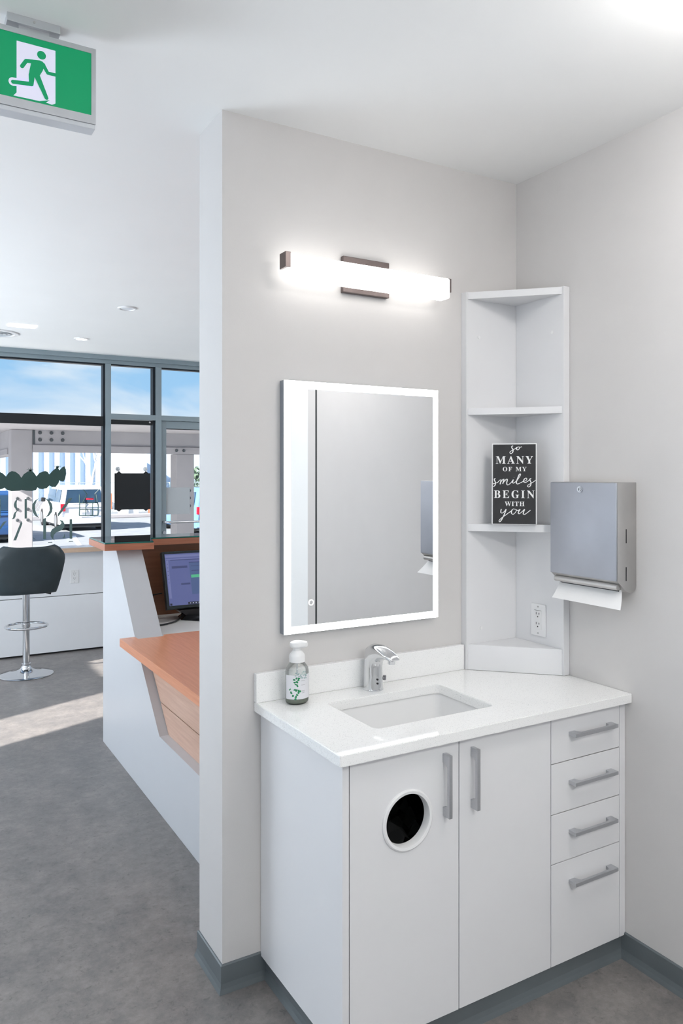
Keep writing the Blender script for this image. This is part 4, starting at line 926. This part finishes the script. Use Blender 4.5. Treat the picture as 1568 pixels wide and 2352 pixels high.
    if rack:
        bm = NB(); xr = cx + 0.10; hw2 = 0.30
        tube(bm, [(xr - hw2, y0 - .10, z(.34)), (xr - hw2, y0 - .14, z(.55)), (xr - hw2 + .03, y0 + .02, z(.80))], .018, 8)
        tube(bm, [(xr + hw2, y0 - .10, z(.34)), (xr + hw2, y0 - .14, z(.55)), (xr + hw2 - .03, y0 + .02, z(.80))], .018, 8)
        for dx in (-.10, .12): tube(bm, [(xr + dx, y0 - .10, z(.34)), (xr + dx, y0 - .15, z(.62))], .013, 8)
        for zz in (.34, .475, .62): tube(bm, [(xr - hw2, y0 - .12, z(zz)), (xr + hw2, y0 - .12, z(zz))], .015, 8)
        for dx in (-.2, .22): tube(bm, [(xr + dx, y0 - .12, z(.62)), (xr + dx * .6, y0 - .40, z(.82)), (xr + dx * 1.2, y0 - .42, z(.92))], .015, 8)
        o = obj('bicycle_rack', bm, mat('rack_black', (0.02, 0.05, 0.05), 0.4, var=0.1), t, True)
        obj('red_clamp', B(xr - .12, xr + .12, y0 - .30, y0 - .24, z(.69), z(.73), 0.01), mat('clamp_red', (0.7, 0.02, 0.05), 0.4, var=0.1), o)
    return t
car(2.66, 4.20, 24.1, 4.6, 1.50, mat('car_white', (0.80, 0.82, 0.85), 0.25, var=0.01, coat=0.5), 'minivan', 'white minivan with a bicycle rack parked outside behind the window letters', True)
car(-0.85, 0.93, 20.5, 4.4, 1.42, mat('car_blue', (0.02, 0.07, 0.20), 0.2, var=0.03, coat=0.6), 'parked_car', 'dark blue car parked at the left edge, behind the first column')
car(6.00, 7.75, 20.4, 4.4, 1.45, mat('car_light_blue', (0.12, 0.26, 0.55), 0.2, var=0.03, coat=0.6), 'parked_car', 'mid blue car parked beyond the entrance door')

# corrugated shed
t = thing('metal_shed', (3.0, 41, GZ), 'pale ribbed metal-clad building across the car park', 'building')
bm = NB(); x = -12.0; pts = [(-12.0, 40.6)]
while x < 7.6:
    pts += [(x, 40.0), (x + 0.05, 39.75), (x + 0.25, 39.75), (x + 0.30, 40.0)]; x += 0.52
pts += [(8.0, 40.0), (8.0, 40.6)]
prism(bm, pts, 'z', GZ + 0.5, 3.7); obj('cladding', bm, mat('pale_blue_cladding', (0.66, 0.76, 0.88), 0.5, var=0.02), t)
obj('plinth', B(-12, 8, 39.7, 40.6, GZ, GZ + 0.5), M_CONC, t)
t = thing('white_building', (12, 43, GZ), 'smooth white building with blue shade coloured into its recess, beyond the narrow window bay', 'building')
obj('wall', B(8.1, 16.0, 42.6, 44, GZ, 3.7), mat('shade_blue_render', (0.55, 0.68, 0.86), 0.7, var=0.02), t)  # blue shade on the white wall put into its base colour
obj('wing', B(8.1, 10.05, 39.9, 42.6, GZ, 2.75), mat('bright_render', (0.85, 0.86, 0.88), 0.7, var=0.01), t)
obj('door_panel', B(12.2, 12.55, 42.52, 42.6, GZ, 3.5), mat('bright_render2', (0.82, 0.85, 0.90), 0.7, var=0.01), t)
# bare tree in front of the shed
def tree(name, base, h, seed, m, label, spread=0.35, depth=4):
    random.seed(seed); bm = NB()
    def br(p, d, L, r, k):
        q = p + d * L; mid = p + d * L * .5 + Vector((random.uniform(-.05, .05), 0, 0)) * L
        tube(bm, [p, mid, q], [r, r * .85, r * .65], 6)
        if k == 0: return
        for _ in range(3):
            nd = (d + Vector((random.uniform(-1, 1) * spread * 1.6, random.uniform(-1, 1) * spread, random.uniform(.05, .6)))).normalized()
            br(q, nd, L * random.uniform(.55, .8), r * .6, k - 1)
    br(Vector(base), Vector((0.02, 0, 1)), h * .34, 0.075, depth)
    o = obj(name, bm, m, None, True); tag(o, label, 'tree'); return o
tree('bare_tree', (5.55, 33.0, GZ), 4.2, 5, mat('pale_bark', (0.72, 0.74, 0.76), 0.8, var=0.1), 'small bare pale-barked tree behind the white minivan')
def shrub(base, rx, rz, seed, label):
    random.seed(seed); t = thing('shrub', base, label, 'shrub')
    bm = NB(); tube(bm, [base, (base[0], base[1], base[2] + rz)], [.08, .04], 8); obj('trunk', bm, mat('bark', (0.12, 0.09, 0.07), 0.9, var=0.1), t)
    bm = NB()
    for _ in range(700):
        u = Vector((random.gauss(0, 1), random.gauss(0, 1), random.gauss(0, 1))).normalized() * random.uniform(.5, 1)
        c = Vector((base[0] + u.x * rx, base[1] + u.y * rx, base[2] + rz * 1.2 + u.z * rz)); s = random.uniform(.10, .2)
        a = Vector((random.uniform(-1, 1), random.uniform(-1, 1), random.uniform(-1, 1))).normalized(); b = a.orthogonal().normalized()
        bm.faces.new([bm.verts.new(c + a * s), bm.verts.new(c + b * s * .5), bm.verts.new(c - a * s), bm.verts.new(c - b * s * .5)])
    obj('foliage', bm, mat('shrub_leaves', (0.10, 0.15, 0.10), 0.7, var=0.4, vscale=4), t)
shrub((12.6, 38.0, GZ), 1.2, 1.1, 4, 'dark green shrub seen at the right edge of the entrance door')
# fences and kerbs
t = thing('mesh_fence', (6.5, 34, GZ), 'low pale wire fence along the far side of the car park', 'fence')
bm = NB()
for x in [1 + 2.2 * k for k in range(7)]: cyl(bm, (x, 35, GZ), (x, 35, GZ + 1.5), 0.04, seg=8)
obj('posts', bm, mat('fence_grey', (0.45, 0.55, 0.58), 0.5, 0.3, var=0.05), t)
bm = NB()
for k in range(90):
    x = 1 + k * 0.16; tube(bm, [(x, 35, GZ + .05), (x + .9, 35, GZ + 1.45)], 0.006, 4); tube(bm, [(x + .9, 35.01, GZ + .05), (x, 35.01, GZ + 1.45)], 0.006, 4)
tube(bm, [(1, 35, GZ + 1.48), (15.2, 35, GZ + 1.48)], 0.02, 6)
obj('wire_mesh', bm, MATS['fence_grey'], t)
M_OR = mat('barrier_orange', (0.85, 0.16, 0.07), 0.6, var=0.1, vscale=6)
for x, lab in ((6.55, 'orange safety barrier left of centre below the black square notice'), (8.45, 'orange safety barrier right of centre below the black square notice')):
    t = thing('safety_barrier', (x, 34, GZ), lab, 'barrier', 'orange barriers in the car park')
    obj('post', B(x - .03, x + .03, 33.97, 34.03, GZ, GZ + 1.05), M_OR, t)
    obj('net', B(x - .16, x + .16, 33.99, 34.0, GZ + .25, GZ + 1.0), M_OR, t)
o = obj('low_sign_board', B(6.95, 7.9, 33.8, 33.85, GZ, GZ + 1.05), M_PLASTIC); tag(o, 'white board leaning on the wire fence between the orange barriers', 'board')
o = obj('kerb', B(-10, 30, 31.0, 31.5, GZ, GZ + 0.16, 0.03), M_CONC); o['kind'] = 'structure'
for x0, x1, y0, y1 in ((1.4, 2.6, 14, 22), (4.6, 6.2, 14, 23)):
    bm = NB(); prism(bm, [(x0, y0), (x0 + .12, y0), (x1 + .12, y1), (x1, y1)], 'z', GZ + .001, GZ + .006)
    o = obj('parking_line', bm, mat('line_white', (0.85, 0.85, 0.85), 0.7, var=0.03)); o['kind'] = 'structure'
